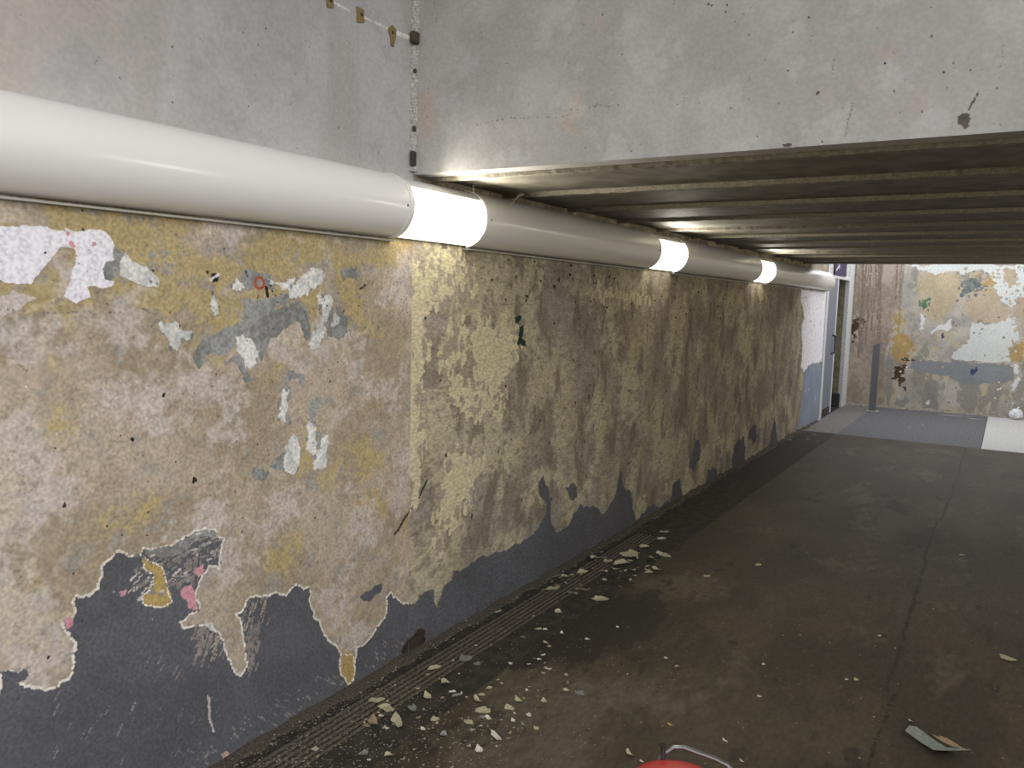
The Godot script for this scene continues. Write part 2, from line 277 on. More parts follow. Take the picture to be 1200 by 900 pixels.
func add_box(st: SurfaceTool, x0: float, x1: float, y0: float, y1: float, z0: float, z1: float, b := 0.0) -> void:
	var c := Vector3(x0 + x1, y0 + y1, z0 + z1) * 0.5
	var h := Vector3(x1 - x0, y1 - y0, z1 - z0).abs() * 0.5
	var face := func(n: int, s: float) -> Array:
		var u := (n + 1) % 3
		var v := (n + 2) % 3
		var r := []
		for k in [[-1, -1], [1, -1], [1, 1], [-1, 1]]:
			var p := Vector3.ZERO
			p[n] = s * h[n]
			p[u] = k[0] * (h[u] - b)
			p[v] = k[1] * (h[v] - b)
			r.append(c + p)
		return r
	for n in 3:
		for s in [-1.0, 1.0]:
			var f: Array = face.call(n, s)
			var out := Vector3.ZERO
			out[n] = s
			quad(st, f[0], f[1], f[2], f[3], out)
	if b > 0.0:
		for n in 3:
			var u := (n + 1) % 3
			var v := (n + 2) % 3
			for su in [-1.0, 1.0]:
				for sv in [-1.0, 1.0]:
					var q := []
					for e in [[-1.0, 0], [1.0, 0], [1.0, 1], [-1.0, 1]]:
						var p := Vector3.ZERO
						p[n] = e[0] * (h[n] - b)
						p[u] = su * (h[u] - (b if e[1] == 1 else 0.0))
						p[v] = sv * (h[v] - (0.0 if e[1] == 1 else b))
						q.append(c + p)
					var out := Vector3.ZERO
					out[u] = su
					out[v] = sv
					quad(st, q[0], q[1], q[2], q[3], out)
		for sx in [-1.0, 1.0]:
			for sy in [-1.0, 1.0]:
				for sz in [-1.0, 1.0]:
					var s := Vector3(sx, sy, sz)
					var k := s * (h - Vector3.ONE * b)
					tri(st, c + k + Vector3(sx * b, 0, 0), c + k + Vector3(0, sy * b, 0), c + k + Vector3(0, 0, sz * b), s)

# a wall panel whose +x or -x faces carry (z, y) texture coordinates of the canvas
func panel(cv: Canvas, x0: float, x1: float, y0: float, y1: float, za: float, zb: float, flip := false) -> ArrayMesh:
	var st := begin()
	var faces := [
		[Vector3(x1, y0, za), Vector3(x1, y1, za), Vector3(x1, y1, zb), Vector3(x1, y0, zb), Vector3.RIGHT],
		[Vector3(x0, y0, za), Vector3(x0, y1, za), Vector3(x0, y1, zb), Vector3(x0, y0, zb), Vector3.LEFT],
		[Vector3(x0, y1, za), Vector3(x1, y1, za), Vector3(x1, y1, zb), Vector3(x0, y1, zb), Vector3.UP],
		[Vector3(x0, y0, za), Vector3(x1, y0, za), Vector3(x1, y0, zb), Vector3(x0, y0, zb), Vector3.DOWN],
		[Vector3(x0, y0, za), Vector3(x1, y0, za), Vector3(x1, y1, za), Vector3(x0, y1, za), Vector3.BACK],
		[Vector3(x0, y0, zb), Vector3(x1, y0, zb), Vector3(x1, y1, zb), Vector3(x0, y1, zb), Vector3.FORWARD]]
	for f in faces:
		uv_quad(st, f, func(p): return cv.uv(2.0 * za - p.z if flip else p.z, p.y))
	return done(st)

func uv_quad(st: SurfaceTool, f: Array, to_uv: Callable) -> void:
	var out: Vector3 = f[4]
	for t in [[0, 1, 2], [0, 2, 3]]:
		var v := [f[t[0]], f[t[1]], f[t[2]]]
		if (v[1] - v[0]).cross(v[2] - v[0]).dot(out) > 0.0:
			v = [v[0], v[2], v[1]]
		for p in v:
			st.set_uv(to_uv.call(p))
			st.add_vertex(p)

func floor_slab(cv: Canvas, x0: float, x1: float, z0: float, z1: float, y := 0.0, thick := 0.2) -> ArrayMesh:
	var st := begin()
	var to_uv := func(p): return cv.uv(p.x, -p.z)
	for f in [
		[Vector3(x0, y, z0), Vector3(x1, y, z0), Vector3(x1, y, z1), Vector3(x0, y, z1), Vector3.UP],
		[Vector3(x0, y - thick, z0), Vector3(x1, y - thick, z0), Vector3(x1, y - thick, z1), Vector3(x0, y - thick, z1), Vector3.DOWN],
		[Vector3(x0, y, z0), Vector3(x0, y, z1), Vector3(x0, y - thick, z1), Vector3(x0, y - thick, z0), Vector3.LEFT],
		[Vector3(x1, y, z0), Vector3(x1, y, z1), Vector3(x1, y - thick, z1), Vector3(x1, y - thick, z0), Vector3.RIGHT],
		[Vector3(x0, y, z0), Vector3(x1, y, z0), Vector3(x1, y - thick, z0), Vector3(x0, y - thick, z0), Vector3.BACK if z0 > z1 else Vector3.FORWARD],
		[Vector3(x0, y, z1), Vector3(x1, y, z1), Vector3(x1, y - thick, z1), Vector3(x0, y - thick, z1), Vector3.FORWARD if z0 > z1 else Vector3.BACK]]:
		uv_quad(st, f, to_uv)
	return done(st)

# a face across z with (x, y) texture coordinates
func cross_panel(cv: Canvas, x0: float, x1: float, y0: float, y1: float, zf: float, zb: float) -> ArrayMesh:
	var st := begin()
	var to_uv := func(p): return cv.uv(p.x, p.y)
	var s := signf(zf - zb)
	for f in [
		[Vector3(x0, y0, zf), Vector3(x1, y0, zf), Vector3(x1, y1, zf), Vector3(x0, y1, zf), Vector3(0, 0, s)],
		[Vector3(x0, y0, zb), Vector3(x1, y0, zb), Vector3(x1, y1, zb), Vector3(x0, y1, zb), Vector3(0, 0, -s)],
		[Vector3(x0, y0, zf), Vector3(x1, y0, zf), Vector3(x1, y0, zb), Vector3(x0, y0, zb), Vector3.DOWN],
		[Vector3(x0, y1, zf), Vector3(x1, y1, zf), Vector3(x1, y1, zb), Vector3(x0, y1, zb), Vector3.UP],
		[Vector3(x0, y0, zf), Vector3(x0, y1, zf), Vector3(x0, y1, zb), Vector3(x0, y0, zb), Vector3.LEFT],
		[Vector3(x1, y0, zf), Vector3(x1, y1, zf), Vector3(x1, y1, zb), Vector3(x1, y0, zb), Vector3.RIGHT]]:
		uv_quad(st, f, to_uv)
	return done(st)

# a profile in (x, y) swept along z; the profile is an open or closed run of points
func sweep_z(profile: PackedVector2Array, za: float, zb: float, ya := 0.0, yb := 0.0, smooth := true, closed := true) -> ArrayMesh:
	var st := SurfaceTool.new()
	st.begin(Mesh.PRIMITIVE_TRIANGLES)
	var mid := Vector2.ZERO
	for p in profile:
		mid += p / profile.size()
	var n := profile.size()
	var steps: int = n if closed else n - 1
	for i in steps:
		var p := profile[i]
		var q := profile[(i + 1) % n]
		var e := q - p
		var out := Vector3(e.y, -e.x, 0)
		if Geometry2D.is_polygon_clockwise(profile):
			out = -out
		st.set_smooth_group(0 if smooth else -1)
		quad(st, Vector3(p.x, p.y + ya, za), Vector3(q.x, q.y + ya, za), Vector3(q.x, q.y + yb, zb), Vector3(p.x, p.y + yb, zb), out)
	if closed:
		st.set_smooth_group(-1)
		var idx := Geometry2D.triangulate_polygon(profile)
		for k in range(0, idx.size(), 3):
			for s in 2:
				var z: float = [za, zb][s]
				var dy: float = [ya, yb][s]
				var v := []
				for j in 3:
					v.append(Vector3(profile[idx[k + j]].x, profile[idx[k + j]].y + dy, z))
				tri(st, v[0], v[1], v[2], Vector3(0, 0, signf(za - zb) * (1.0 if s == 0 else -1.0)))
	return done(st)

func ring(r0: float, r1: float, a0: float, a1: float, n := 20) -> PackedVector2Array:
	var p := PackedVector2Array()
	for i in n + 1:
		var a := deg_to_rad(lerpf(a0, a1, float(i) / n))
		p.append(Vector2(cos(a), sin(a)) * r1)
	for i in n + 1:
		var a := deg_to_rad(lerpf(a1, a0, float(i) / n))
		p.append(Vector2(cos(a), sin(a)) * r0)
	return p

# a round tube along a run of points
func tube(points: Array, r: float, sides := 10) -> ArrayMesh:
	var st := SurfaceTool.new()
	st.begin(Mesh.PRIMITIVE_TRIANGLES)
	st.set_smooth_group(0)
	var rings := []
	for i in points.size():
		var a: Vector3 = points[maxi(i - 1, 0)]
		var b: Vector3 = points[mini(i + 1, points.size() - 1)]
		var d := (b - a).normalized()
		var u := d.cross(Vector3(0.3, 0.9, 0.31)).normalized()
		var v := d.cross(u)
		var g := []
		for k in sides:
			var t := TAU * k / sides
			g.append(points[i] + (u * cos(t) + v * sin(t)) * r)
		rings.append(g)
	for i in points.size() - 1:
		for k in sides:
			var m := (k + 1) % sides
			quad(st, rings[i][k], rings[i][m], rings[i + 1][m], rings[i + 1][k], rings[i][k] - points[i])
	st.set_smooth_group(-1)
	for e in [0, points.size() - 1]:
		var o: Vector3 = points[e] - points[1 if e == 0 else e - 1]
		for k in sides:
			tri(st, points[e], rings[e][k], rings[e][(k + 1) % sides], o)
	return done(st)

func lathe(profile: Array, sides := 32) -> ArrayMesh:
	var st := SurfaceTool.new()
	st.begin(Mesh.PRIMITIVE_TRIANGLES)
	st.set_smooth_group(0)
	for i in profile.size() - 1:
		var p: Vector2 = profile[i]
		var q: Vector2 = profile[i + 1]
		for k in sides:
			var a := TAU * k / sides
			var b := TAU * (k + 1) / sides
			var f := [Vector3(cos(a) * p.x, p.y, sin(a) * p.x), Vector3(cos(b) * p.x, p.y, sin(b) * p.x), Vector3(cos(b) * q.x, q.y, sin(b) * q.x), Vector3(cos(a) * q.x, q.y, sin(a) * q.x)]
			var m := (a + b) * 0.5
			var out := Vector3(cos(m) * (q.y - p.y), p.x - q.x, sin(m) * (q.y - p.y))
			if p.x > 0.0001:
				tri(st, f[0], f[1], f[2], out)
			if q.x > 0.0001:
				tri(st, f[0], f[2], f[3], out)
	return done(st)

# ------------------------------------------------------------------ surface painting
class Canvas:
	# a texture in metres: a runs to the right from a0 to a1, b runs up from b0 to b1
	var w: int
	var h: int
	var a0: float
	var a1: float
	var b0: float
	var b1: float
	var ids: Image
	var rng := RandomNumberGenerator.new()

	func _init(w_: int, h_: int, a0_: float, a1_: float, b0_: float, b1_: float, seed_: int) -> void:
		w = w_
		h = h_
		a0 = a0_
		a1 = a1_
		b0 = b0_
		b1 = b1_
		rng.seed = seed_
		ids = Image.create(w, h, false, Image.FORMAT_L8)

	func uv(a: float, b: float) -> Vector2:
		return Vector2((a - a0) / (a1 - a0), (b1 - b) / (b1 - b0))

	func px(p: Vector2) -> Vector2:
		return Vector2((p.x - a0) / (a1 - a0) * w, (b1 - p.y) / (b1 - b0) * h)

	func rough(pts: PackedVector2Array, amp: float, least: float) -> PackedVector2Array:
		# breaks each edge at its middle, off the line, until the pieces are short
		var p := pts
		for level in 5:
			var q := PackedVector2Array()
			var changed := false
			for i in p.size():
				var a := p[i]
				var b := p[(i + 1) % p.size()]
				q.append(a)
				var d := b - a
				if d.length() > least:
					changed = true
					q.append(a + d * rng.randf_range(0.4, 0.6) + d.orthogonal().normalized() * rng.randf_range(-1.0, 1.0) * minf(amp * d.length(), 0.03))
			p = q
			if not changed:
				break
		return p

	func fill(pts: PackedVector2Array, id: int) -> void:
		var rows := {}
		var n := pts.size()
		for i in n:
			var p := px(pts[i])
			var q := px(pts[(i + 1) % n])
			if p.y > q.y:
				var t := p
				p = q
				q = t
			var y := maxi(0, ceili(p.y - 0.5))
			var last := mini(h - 1, ceili(q.y - 0.5) - 1)
			while y <= last:
				var x := p.x + (q.x - p.x) * (y + 0.5 - p.y) / (q.y - p.y)
				if rows.has(y):
					rows[y].append(x)
				else:
					rows[y] = [x]
				y += 1
		var c := Color8(id, id, id)
		for y in rows:
			var xs: Array = rows[y]
			xs.sort()
			for k in range(0, xs.size() - 1, 2):
				var x0 := maxi(0, roundi(xs[k]))
				var x1 := mini(w, roundi(xs[k + 1]))
				if x1 > x0:
					ids.fill_rect(Rect2i(x0, y, x1 - x0, 1), c)

	func line(p: Vector2, q: Vector2, width: float, id: int, broken := 0.0, wander := 0.0, only := -1) -> void:
		# a stroke of dabs, width in metres
		var per := float(w) / absf(a1 - a0)
		var steps := maxi(1, ceili((px(q) - px(p)).length() / 2.0))
		var off := 0.0
		for i in steps + 1:
			off += rng.randf_range(-wander, wander)
			if broken > 0.0 and rng.randf() < broken:
				continue
			var d := (q - p).normalized().orthogonal() * off
			var c := px(p.lerp(q, float(i) / steps) + d)
			if only >= 0 and (c.x < 0 or c.y < 0 or c.x >= w or c.y >= h or ids.get_pixel(int(c.x), int(c.y)).r8 != only):
				continue
			var rx := maxf(1.0, width * per * rng.randf_range(0.5, 1.2))
			var ry := maxf(1.0, width * h / (b1 - b0) * rng.randf_range(0.5, 1.2))
			ids.fill_rect(Rect2i(int(c.x - rx / 2), int(c.y - ry / 2), ceili(rx), ceili(ry)), Color8(id, id, id))

	func run(pts: PackedVector2Array, width: float, id: int, broken := 0.0, wander := 0.0) -> void:
		for i in pts.size() - 1:
			line(pts[i], pts[i + 1], width, id, broken, wander)

	func blot(c: Vector2, rx: float, ry: float, id: int, n := 9) -> void:
		var p := PackedVector2Array()
		for i in n:
			var t := TAU * i / n
			var k := rng.randf_range(0.55, 1.15)
			p.append(c + Vector2(cos(t) * rx, sin(t) * ry) * k)
		fill(rough(p, 0.25, minf(rx, ry) * 0.3), id)

func pts(flat: Array) -> PackedVector2Array:
	var p := PackedVector2Array()
	for i in range(0, flat.size(), 2):
		p.append(Vector2(flat[i], flat[i + 1]))
	return p

func noise(w: int, h: int, gw: int, gh: int, freq: float, seed_: int, octaves := 4, warp := 0.0) -> PackedByteArray:
	var f := FastNoiseLite.new()
	f.seed = seed_
	f.noise_type = FastNoiseLite.TYPE_SIMPLEX_SMOOTH
	f.frequency = freq
	f.fractal_octaves = octaves
	f.fractal_gain = 0.55
	if warp > 0.0:
		f.domain_warp_enabled = true
		f.domain_warp_amplitude = warp
		f.domain_warp_frequency = freq * 1.5
	var im := f.get_image(gw, gh)
	im.resize(w, h, Image.INTERPOLATE_CUBIC)
	im.convert(Image.FORMAT_L8)
	return im.get_data()

func bias(w: int, h: int, cv: Canvas, f: Callable) -> PackedByteArray:
	var gw := 96
	var gh := 48
	var im := Image.create(gw, gh, false, Image.FORMAT_L8)
	for y in gh:
		for x in gw:
			var v: float = clampf(0.5 + f.call(lerpf(cv.a0, cv.a1, (x + 0.5) / gw), lerpf(cv.b1, cv.b0, (y + 0.5) / gh)), 0.0, 1.0)
			im.set_pixel(x, y, Color(v, v, v))
	im.resize(w, h, Image.INTERPOLATE_BILINEAR)
	return im.get_data()

var tile := PackedByteArray()      # fine grain, 512 x 512, seamless
var tile_b := PackedByteArray()

func make_tiles() -> void:
	var f := FastNoiseLite.new()
	f.seed = 71
	f.noise_type = FastNoiseLite.TYPE_SIMPLEX
	f.frequency = 0.11
	f.fractal_octaves = 4
	var im := f.get_seamless_image(512, 512)
	im.convert(Image.FORMAT_L8)
	tile = im.get_data()
	f.seed = 172
	f.frequency = 0.035
	im = f.get_seamless_image(512, 512)
	im.convert(Image.FORMAT_L8)
	tile_b = im.get_data()

# spec: "base": [colour, colour], "mix": noise, "over": [[noise, bias or null, from, to, colour], ...],
#       "ids": {id: [colour, colour, height]}, "grain": strength, "pits": threshold
func paint(cv: Canvas, spec: Dictionary) -> Array:
	var w := cv.w
	var h := cv.h
	var ids := cv.ids.get_data()
	var bands := 16
	var color_out := []
	var height_out := []
	color_out.resize(bands)
	height_out.resize(bands)
	var lut := PackedByteArray()
	lut.resize(256 * 3)
	var c0: Color = spec.base[0]
	var c1: Color = spec.base[1]
	for i in 256:
		var c := c0.lerp(c1, smoothstep(70.0, 185.0, i))
		lut[i * 3] = c.r8
		lut[i * 3 + 1] = c.g8
		lut[i * 3 + 2] = c.b8
	var ia := PackedFloat32Array()
	var ib := PackedFloat32Array()
	ia.resize(64 * 3)
	ib.resize(64 * 3)
	var ih := PackedFloat32Array()
	ih.resize(64)
	for id in spec.get("ids", {}):
		var e: Array = spec.ids[id]
		for k in 3:
			ia[id * 3 + k] = e[0][k] * 255.0
			ib[id * 3 + k] = e[1][k] * 255.0
		ih[id] = e[2]
	var overs: Array = spec.over
	var mixn: PackedByteArray = spec.mix
	var grain: float = spec.grain
	var pits: int = spec.pits
	var t0 := tile
	var t1 := tile_b
	var work := func(b: int) -> void:
		var y0 := h * b / bands
		var y1 := h * (b + 1) / bands
		var col := PackedByteArray()
		var hgt := PackedByteArray()
		col.resize((y1 - y0) * w * 3)
		hgt.resize((y1 - y0) * w)
		var o := 0
		var n_over := overs.size()
		for y in range(y0, y1):
			for x in w:
				var i := y * w + x
				var g := t0[((y & 511) << 9) | (x & 511)]
				var g2 := t1[(((y + 190) & 511) << 9) | ((x + (y >> 9) * 77 + 60) & 511)]
				var id := ids[i]
				var r: float
				var gr: float
				var bl: float
				var hv := 100.0
				if id == 0:
					var m := mixn[i] * 3
					r = lut[m]
					gr = lut[m + 1]
					bl = lut[m + 2]
					for k in n_over:
						var ov: Array = overs[k]
						var v: float = ov[0][i] + (g2 - 128) * 0.22
						if ov[1] != null:
							v += ov[1][i] - 128.0
						var t: float = (v - ov[2]) / (ov[3] - ov[2])
						if t > 0.0:
							t = minf(t, 1.0)
							var c: Color = ov[4]
							t *= c.a
							r += (c.r * 255.0 - r) * t
							gr += (c.g * 255.0 - gr) * t
							bl += (c.b * 255.0 - bl) * t
							hv += ov[5] * t
				else:
					var t := clampf((g2 + mixn[i] - 186) / 140.0, 0.0, 1.0)
					var j := id * 3
					r = lerpf(ia[j], ib[j], t)
					gr = lerpf(ia[j + 1], ib[j + 1], t)
					bl = lerpf(ia[j + 2], ib[j + 2], t)
					hv = ih[id]
				var f := 1.0 + (g - 128) * grain + (g2 - 128) * grain * 0.6
				if g + (g2 >> 1) < pits:
					f *= 0.72
					hv -= 26.0
				col[o * 3] = clampi(int(r * f), 0, 255)
				col[o * 3 + 1] = clampi(int(gr * f), 0, 255)
				col[o * 3 + 2] = clampi(int(bl * f), 0, 255)
				hgt[o] = clampi(int(hv + (g - 128) * 0.14 + (g2 - 128) * 0.06), 0, 255)
				o += 1
		color_out[b] = col
		height_out[b] = hgt
	var job := WorkerThreadPool.add_group_task(work, bands, -1, true)
	WorkerThreadPool.wait_for_group_task_completion(job)
	var col := PackedByteArray()
	var hgt := PackedByteArray()
	for b in bands:
		col.append_array(color_out[b])
		hgt.append_array(height_out[b])
	return [ImageTexture.create_from_image(Image.create_from_data(w, h, false, Image.FORMAT_RGB8, col)), ImageTexture.create_from_image(Image.create_from_data(w, h, false, Image.FORMAT_L8, hgt))]

func painted(tex: Array, relief := 0.25, rough := 0.9) -> StandardMaterial3D:
	var m := StandardMaterial3D.new()
	m.albedo_texture = tex[0]
	m.heightmap_enabled = true
	m.heightmap_texture = tex[1]
	m.heightmap_scale = relief
	m.roughness = rough
	m.metallic_specular = 0.35
	return m

func plain(c: Color, rough := 0.7, metal := 0.0) -> StandardMaterial3D:
	var m := StandardMaterial3D.new()
	m.albedo_color = c
	m.roughness = rough
	m.metallic = metal
	return m

func mottled(a: Color, b: Color, freq: float, scale: float, rough := 0.85, seed_ := 3) -> StandardMaterial3D:
	var f := FastNoiseLite.new()
	f.seed = seed_
	f.frequency = freq
	f.fractal_octaves = 5
	var im := f.get_seamless_image(256, 256)
	im.convert(Image.FORMAT_L8)
	var d := im.get_data()
	var col := PackedByteArray()
	col.resize(256 * 256 * 3)
	for i in 256 * 256:
		var c := a.lerp(b, smoothstep(60.0, 200.0, d[i]))
		col[i * 3] = c.r8
		col[i * 3 + 1] = c.g8
		col[i * 3 + 2] = c.b8
	var m := plain(Color.WHITE, rough)
	m.albedo_texture = ImageTexture.create_from_image(Image.create_from_data(256, 256, false, Image.FORMAT_RGB8, col))
	m.uv1_triplanar = true
	m.uv1_world_triplanar = true
	m.uv1_scale = Vector3.ONE * scale
	return m

# a thin layer of paint standing proud of the wall, with the wall's own texture on it
func layer(called: String, cv: Canvas, shape: PackedVector2Array, thick: float, m: Material, parent: Node) -> void:
	var frame := PackedVector2Array([Vector2(cv.a0, cv.b0), Vector2(cv.a0, cv.b1), Vector2(cv.a1, cv.b1), Vector2(cv.a1, cv.b0)])
	for piece in Geometry2D.intersect_polygons(shape, frame):
		if piece.size() < 3:
			continue
		var idx := Geometry2D.triangulate_polygon(piece)
		if idx.is_empty():
			continue
		var st := begin()
		var put := func(p: Vector2, x: float) -> void:
			st.set_uv(cv.uv(p.x, p.y))
			st.add_vertex(Vector3(x, p.y, p.x))
		for k in range(0, idx.size(), 3):
			var t := [piece[idx[k]], piece[idx[k + 1]], piece[idx[k + 2]]]
			# seen from +x: clockwise front
			var a := Vector3(thick, t[0].y, t[0].x)
			var b := Vector3(thick, t[1].y, t[1].x)
			var c := Vector3(thick, t[2].y, t[2].x)
			if (b - a).cross(c - a).x > 0.0:
				t = [t[0], t[2], t[1]]
			for p in t:
				put.call(p, thick)
		var cw := Geometry2D.is_polygon_clockwise(piece)
		for i in piece.size():
			var p: Vector2 = piece[i]
			var q: Vector2 = piece[(i + 1) % piece.size()]
			var e := q - p
			var o2 := Vector2(e.y, -e.x) * (-1.0 if cw else 1.0)
			var out := Vector3(0, o2.y, o2.x)
			uv_quad(st, [Vector3(thick, p.y, p.x), Vector3(thick, q.y, q.x), Vector3(0, q.y, q.x), Vector3(0, p.y, p.x), out], func(v): return cv.uv(v.z, v.y))
		part(called, done(st), m, parent)

# ------------------------------------------------------------------ build
func _ready() -> void:
	rng.seed = 20240
	set_camera()
	set_light()
	make_tiles()
	build_left_wall()
	build_other_walls()
	build_ceiling()
	build_floor()
	build_trunking()
	build_door_end()
	build_drain()
	build_wall_fittings()
	build_red_machine()
	build_flakes()

func set_camera() -> void:
	var cam := Camera3D.new()
	cam.name = "camera"
	cam.fov = 50.7491
	cam.near = 0.05
	cam.far = 200.0
	add_child(cam)
	cam.look_at_from_position(Vector3(2.23271, 1.65000, 0.00000), Vector3(2.23271, 1.65000, 0.00000) + Vector3(-0.51809, -0.10733, -0.84856), Vector3(-0.07699, 0.99392, -0.07870))
	cam.current = true

func set_light() -> void:
	var sky := ProceduralSkyMaterial.new()
	sky.sky_top_color = Color(0.85, 0.86, 0.88)
	sky.sky_horizon_color = Color(0.89, 0.89, 0.89)
	sky.ground_bottom_color = Color(0.35, 0.34, 0.32)
	sky.ground_horizon_color = Color(0.6, 0.6, 0.6)
	sky.sky_energy_multiplier = 1.0
	var env := Environment.new()
	env.background_mode = Environment.BG_SKY
	env.sky = Sky.new()
	env.sky.sky_material = sky
	env.tonemap_mode = Environment.TONE_MAPPER_LINEAR
	env.tonemap_exposure = 3.5
	env.sdfgi_enabled = true
	env.ssao_enabled = true
	env.ssil_enabled = true
	var we := WorldEnvironment.new()
	we.name = "world"
	we.environment = env
	add_child(we)

# ids on the left wall
enum {BASE, OCHRE, PAPER, GREY, WHITE, DADO, RIM, PINK, BLACK, RED, BROWN, BEIGE, CREAM, GREEN, BLUE, LILAC, SCRATCH, STONE}

func wall_ids() -> Dictionary:
	return {
		OCHRE: [Color8(190, 164, 104), Color8(172, 148, 98), 100.0],
		PAPER: [Color8(247, 241, 247), Color8(244, 237, 243), 150.0],
		GREY: [Color8(166, 166, 162), Color8(126, 126, 122), 130.0],
		WHITE: [Color8(240, 237, 230), Color8(190, 189, 184), 150.0],
		DADO: [Color8(104, 104, 109), Color8(91, 90, 93), 130.0],
		RIM: [Color8(242, 235, 224), Color8(216, 206, 192), 145.0],
		PINK: [Color8(220, 158, 166), Color8(192, 146, 150), 120.0],
		BLACK: [Color8(36, 32, 28), Color8(60, 54, 46), 55.0],
		RED: [Color8(190, 82, 60), Color8(170, 100, 78), 120.0],
		BROWN: [Color8(70, 60, 50), Color8(50, 43, 36), 60.0],
		BEIGE: [Color8(198, 172, 152), Color8(182, 156, 136), 120.0],
		CREAM: [Color8(214, 203, 168), Color8(207, 195, 160), 125.0],
		GREEN: [Color8(38, 58, 42), Color8(48, 60, 46), 90.0],
		BLUE: [Color8(150, 160, 178), Color8(136, 145, 160), 130.0],
		LILAC: [Color8(214, 202, 196), Color8(200, 188, 180), 110.0],
		SCRATCH: [Color8(164, 152, 142), Color8(126, 120, 116), 110.0],
		STONE: [Color8(182, 169, 152), Color8(162, 149, 130), 100.0],
	}

func shape(called: String) -> PackedVector2Array:
	return pts(WALL_SHAPES[called])

func build_left_wall() -> void:
	var wall := setting("wall_left", "long left wall of the underpass with peeling cream and grey paint", "wall")
	var near := Canvas.new(2048, 960, 1.6, DECK_NEAR, 0.0, 2.0, 5)
	var far := Canvas.new(2048, 1024, DECK_NEAR, -12.2, 0.0, 2.2, 6)
	var proud := []
	# --- paint outlines
	var low := shape("DADO")
	for i in low.size():
		if low[i].y < 0.001:
			low[i].y = -0.08
	var dado := near.rough(low, 0.16, 0.012)
	for cv in [near, far]:
		cv.fill(dado, DADO)
	near.run(dado.slice(0, dado.size() - 2), 0.007, RIM, 0.3, 0.0)
	proud.append(["dado_paint", near, dado, 0.0015])
	proud.append(["dado_paint", far, dado, 0.0015])
	for e in [["OCH1", OCHRE], ["OCH2", OCHRE], ["PINK1", PINK], ["PINK2", PINK], ["PINK3", PINK], ["PINK4", PINK], ["BEIGE1", BEIGE], ["DADO2", DADO], ["CHIPD", DADO]]:
		near.fill(near.rough(shape(e[0]), 0.22, 0.008), e[1])
	for n in ["OCH1", "OCH2"]:
		near.run(near.rough(shape(n), 0.1, 0.02), 0.005, RIM, 0.45)
	near.fill(near.rough(shape("SCUFF"), 0.2, 0.01), GREY)
	for k in 46:
		var c := Vector2(near.rng.randf_range(-1.45, -1.78), near.rng.randf_range(0.68, 0.88))
		if Geometry2D.is_point_in_polygon(c, dado):
			near.blot(c, near.rng.randf_range(0.006, 0.02), near.rng.randf_range(0.004, 0.01), [SCRATCH, GREY, LILAC][k % 3], 7)
	near.fill(near.rough(shape("HOLEB"), 0.25, 0.01), BROWN)
	far.fill(far.rough(shape("HOLEB"), 0.25, 0.01), BROWN)
	for e in [["PAPER1", "PAPER1", PAPER], ["PAPER2", "PAPER2", WHITE], ["PAPER3", "PAPER3", LILAC]]:
		var s := near.rough(shape(e[1]), 0.12, 0.01)
		near.fill(s, e[2])
		proud.append(["paper_remnant", near, s, 0.002])
	near.fill(near.rough(shape("GREYP"), 0.12, 0.01), GREY)
	for i in 14:
		near.blot(Vector2(rng.randf_range(-1.62, -1.5), rng.randf_range(1.66, 1.76)), 0.006, 0.008, GREY)
	for p in [Vector2(-1.294, 1.767), Vector2(-1.299, 1.760), Vector2(-1.361, 1.769), Vector2(-1.286, 1.792)]:
		near.blot(p, 0.007, 0.008, PINK)
	for i in 13:
		var s := near.rough(shape("G%d" % (i + 1)) if i < 12 else shape("CHIPD"), 0.2, 0.012)
		near.fill(s, GREY if i < 12 else DADO)
		proud.append(["paint_flake", near, s, 0.0012])
	for i in 12:
		var s := near.rough(shape("W%d" % (i + 1)), 0.22, 0.01)
		near.fill(s, WHITE)
		proud.append(["plaster_patch", near, s, 0.002])
		for k in 5:
			var c: Vector2 = s[near.rng.randi() % s.size()]
			near.blot(c, 0.008, 0.012, [GREY, STONE, WHITE][k % 3])
	near.fill(near.rough(shape("WCHIP"), 0.15, 0.01), WHITE)
	# red ring and the black drip below it
	for k in 26:
		var t := TAU * k / 26
		near.blot(Vector2(-1.955, 1.675) + Vector2(cos(t) * 0.02, sin(t) * 0.018), 0.007, 0.006, RED)
	near.run(PackedVector2Array([Vector2(-1.985, 1.66), Vector2(-1.99, 1.645), Vector2(-1.995, 1.63)]), 0.011, BLACK, 0.2)
	near.run(PackedVector2Array([Vector2(-2.47, 1.665), Vector2(-2.5, 1.68)]), 0.007, BLACK)
	near.blot(Vector2(-1.77, 1.69), 0.022, 0.018, BLACK)
	near.line(Vector2(-1.755, 1.68), Vector2(-1.79, 1.7), 0.009, WHITE)
	# scratches where the grey paint was scraped off
	var hatch := func(lo: Vector2, hi: Vector2, n: int, dir: Vector2, width: float, id: int) -> void:
		for k in n:
			var p := Vector2(near.rng.randf_range(lo.x, hi.x), near.rng.randf_range(lo.y, hi.y))
			near.line(p, p + dir * near.rng.randf_range(0.3, 1.0), width * near.rng.randf_range(0.5, 1.3), id, 0.25, 0.001, DADO)
	hatch.call(Vector2(-1.80, 0.80), Vector2(-1.66, 0.88), 34, Vector2(-0.05, 0.006), 0.005, STONE)
	hatch.call(Vector2(-1.78, 0.68), Vector2(-1.64, 0.80), 40, Vector2(0.004, -0.05), 0.006, SCRATCH)
	hatch.call(Vector2(-1.66, 0.69), Vector2(-1.45, 0.80), 46, Vector2(-0.05, 0.02), 0.006, SCRATCH)
	hatch.call(Vector2(-1.60, 0.70), Vector2(-1.42, 0.78), 18, Vector2(-0.04, 0.02), 0.007, LILAC)
	hatch.call(Vector2(-1.74, 0.44), Vector2(-1.68, 0.66), 70, Vector2(0.025, -0.06), 0.009, SCRATCH)
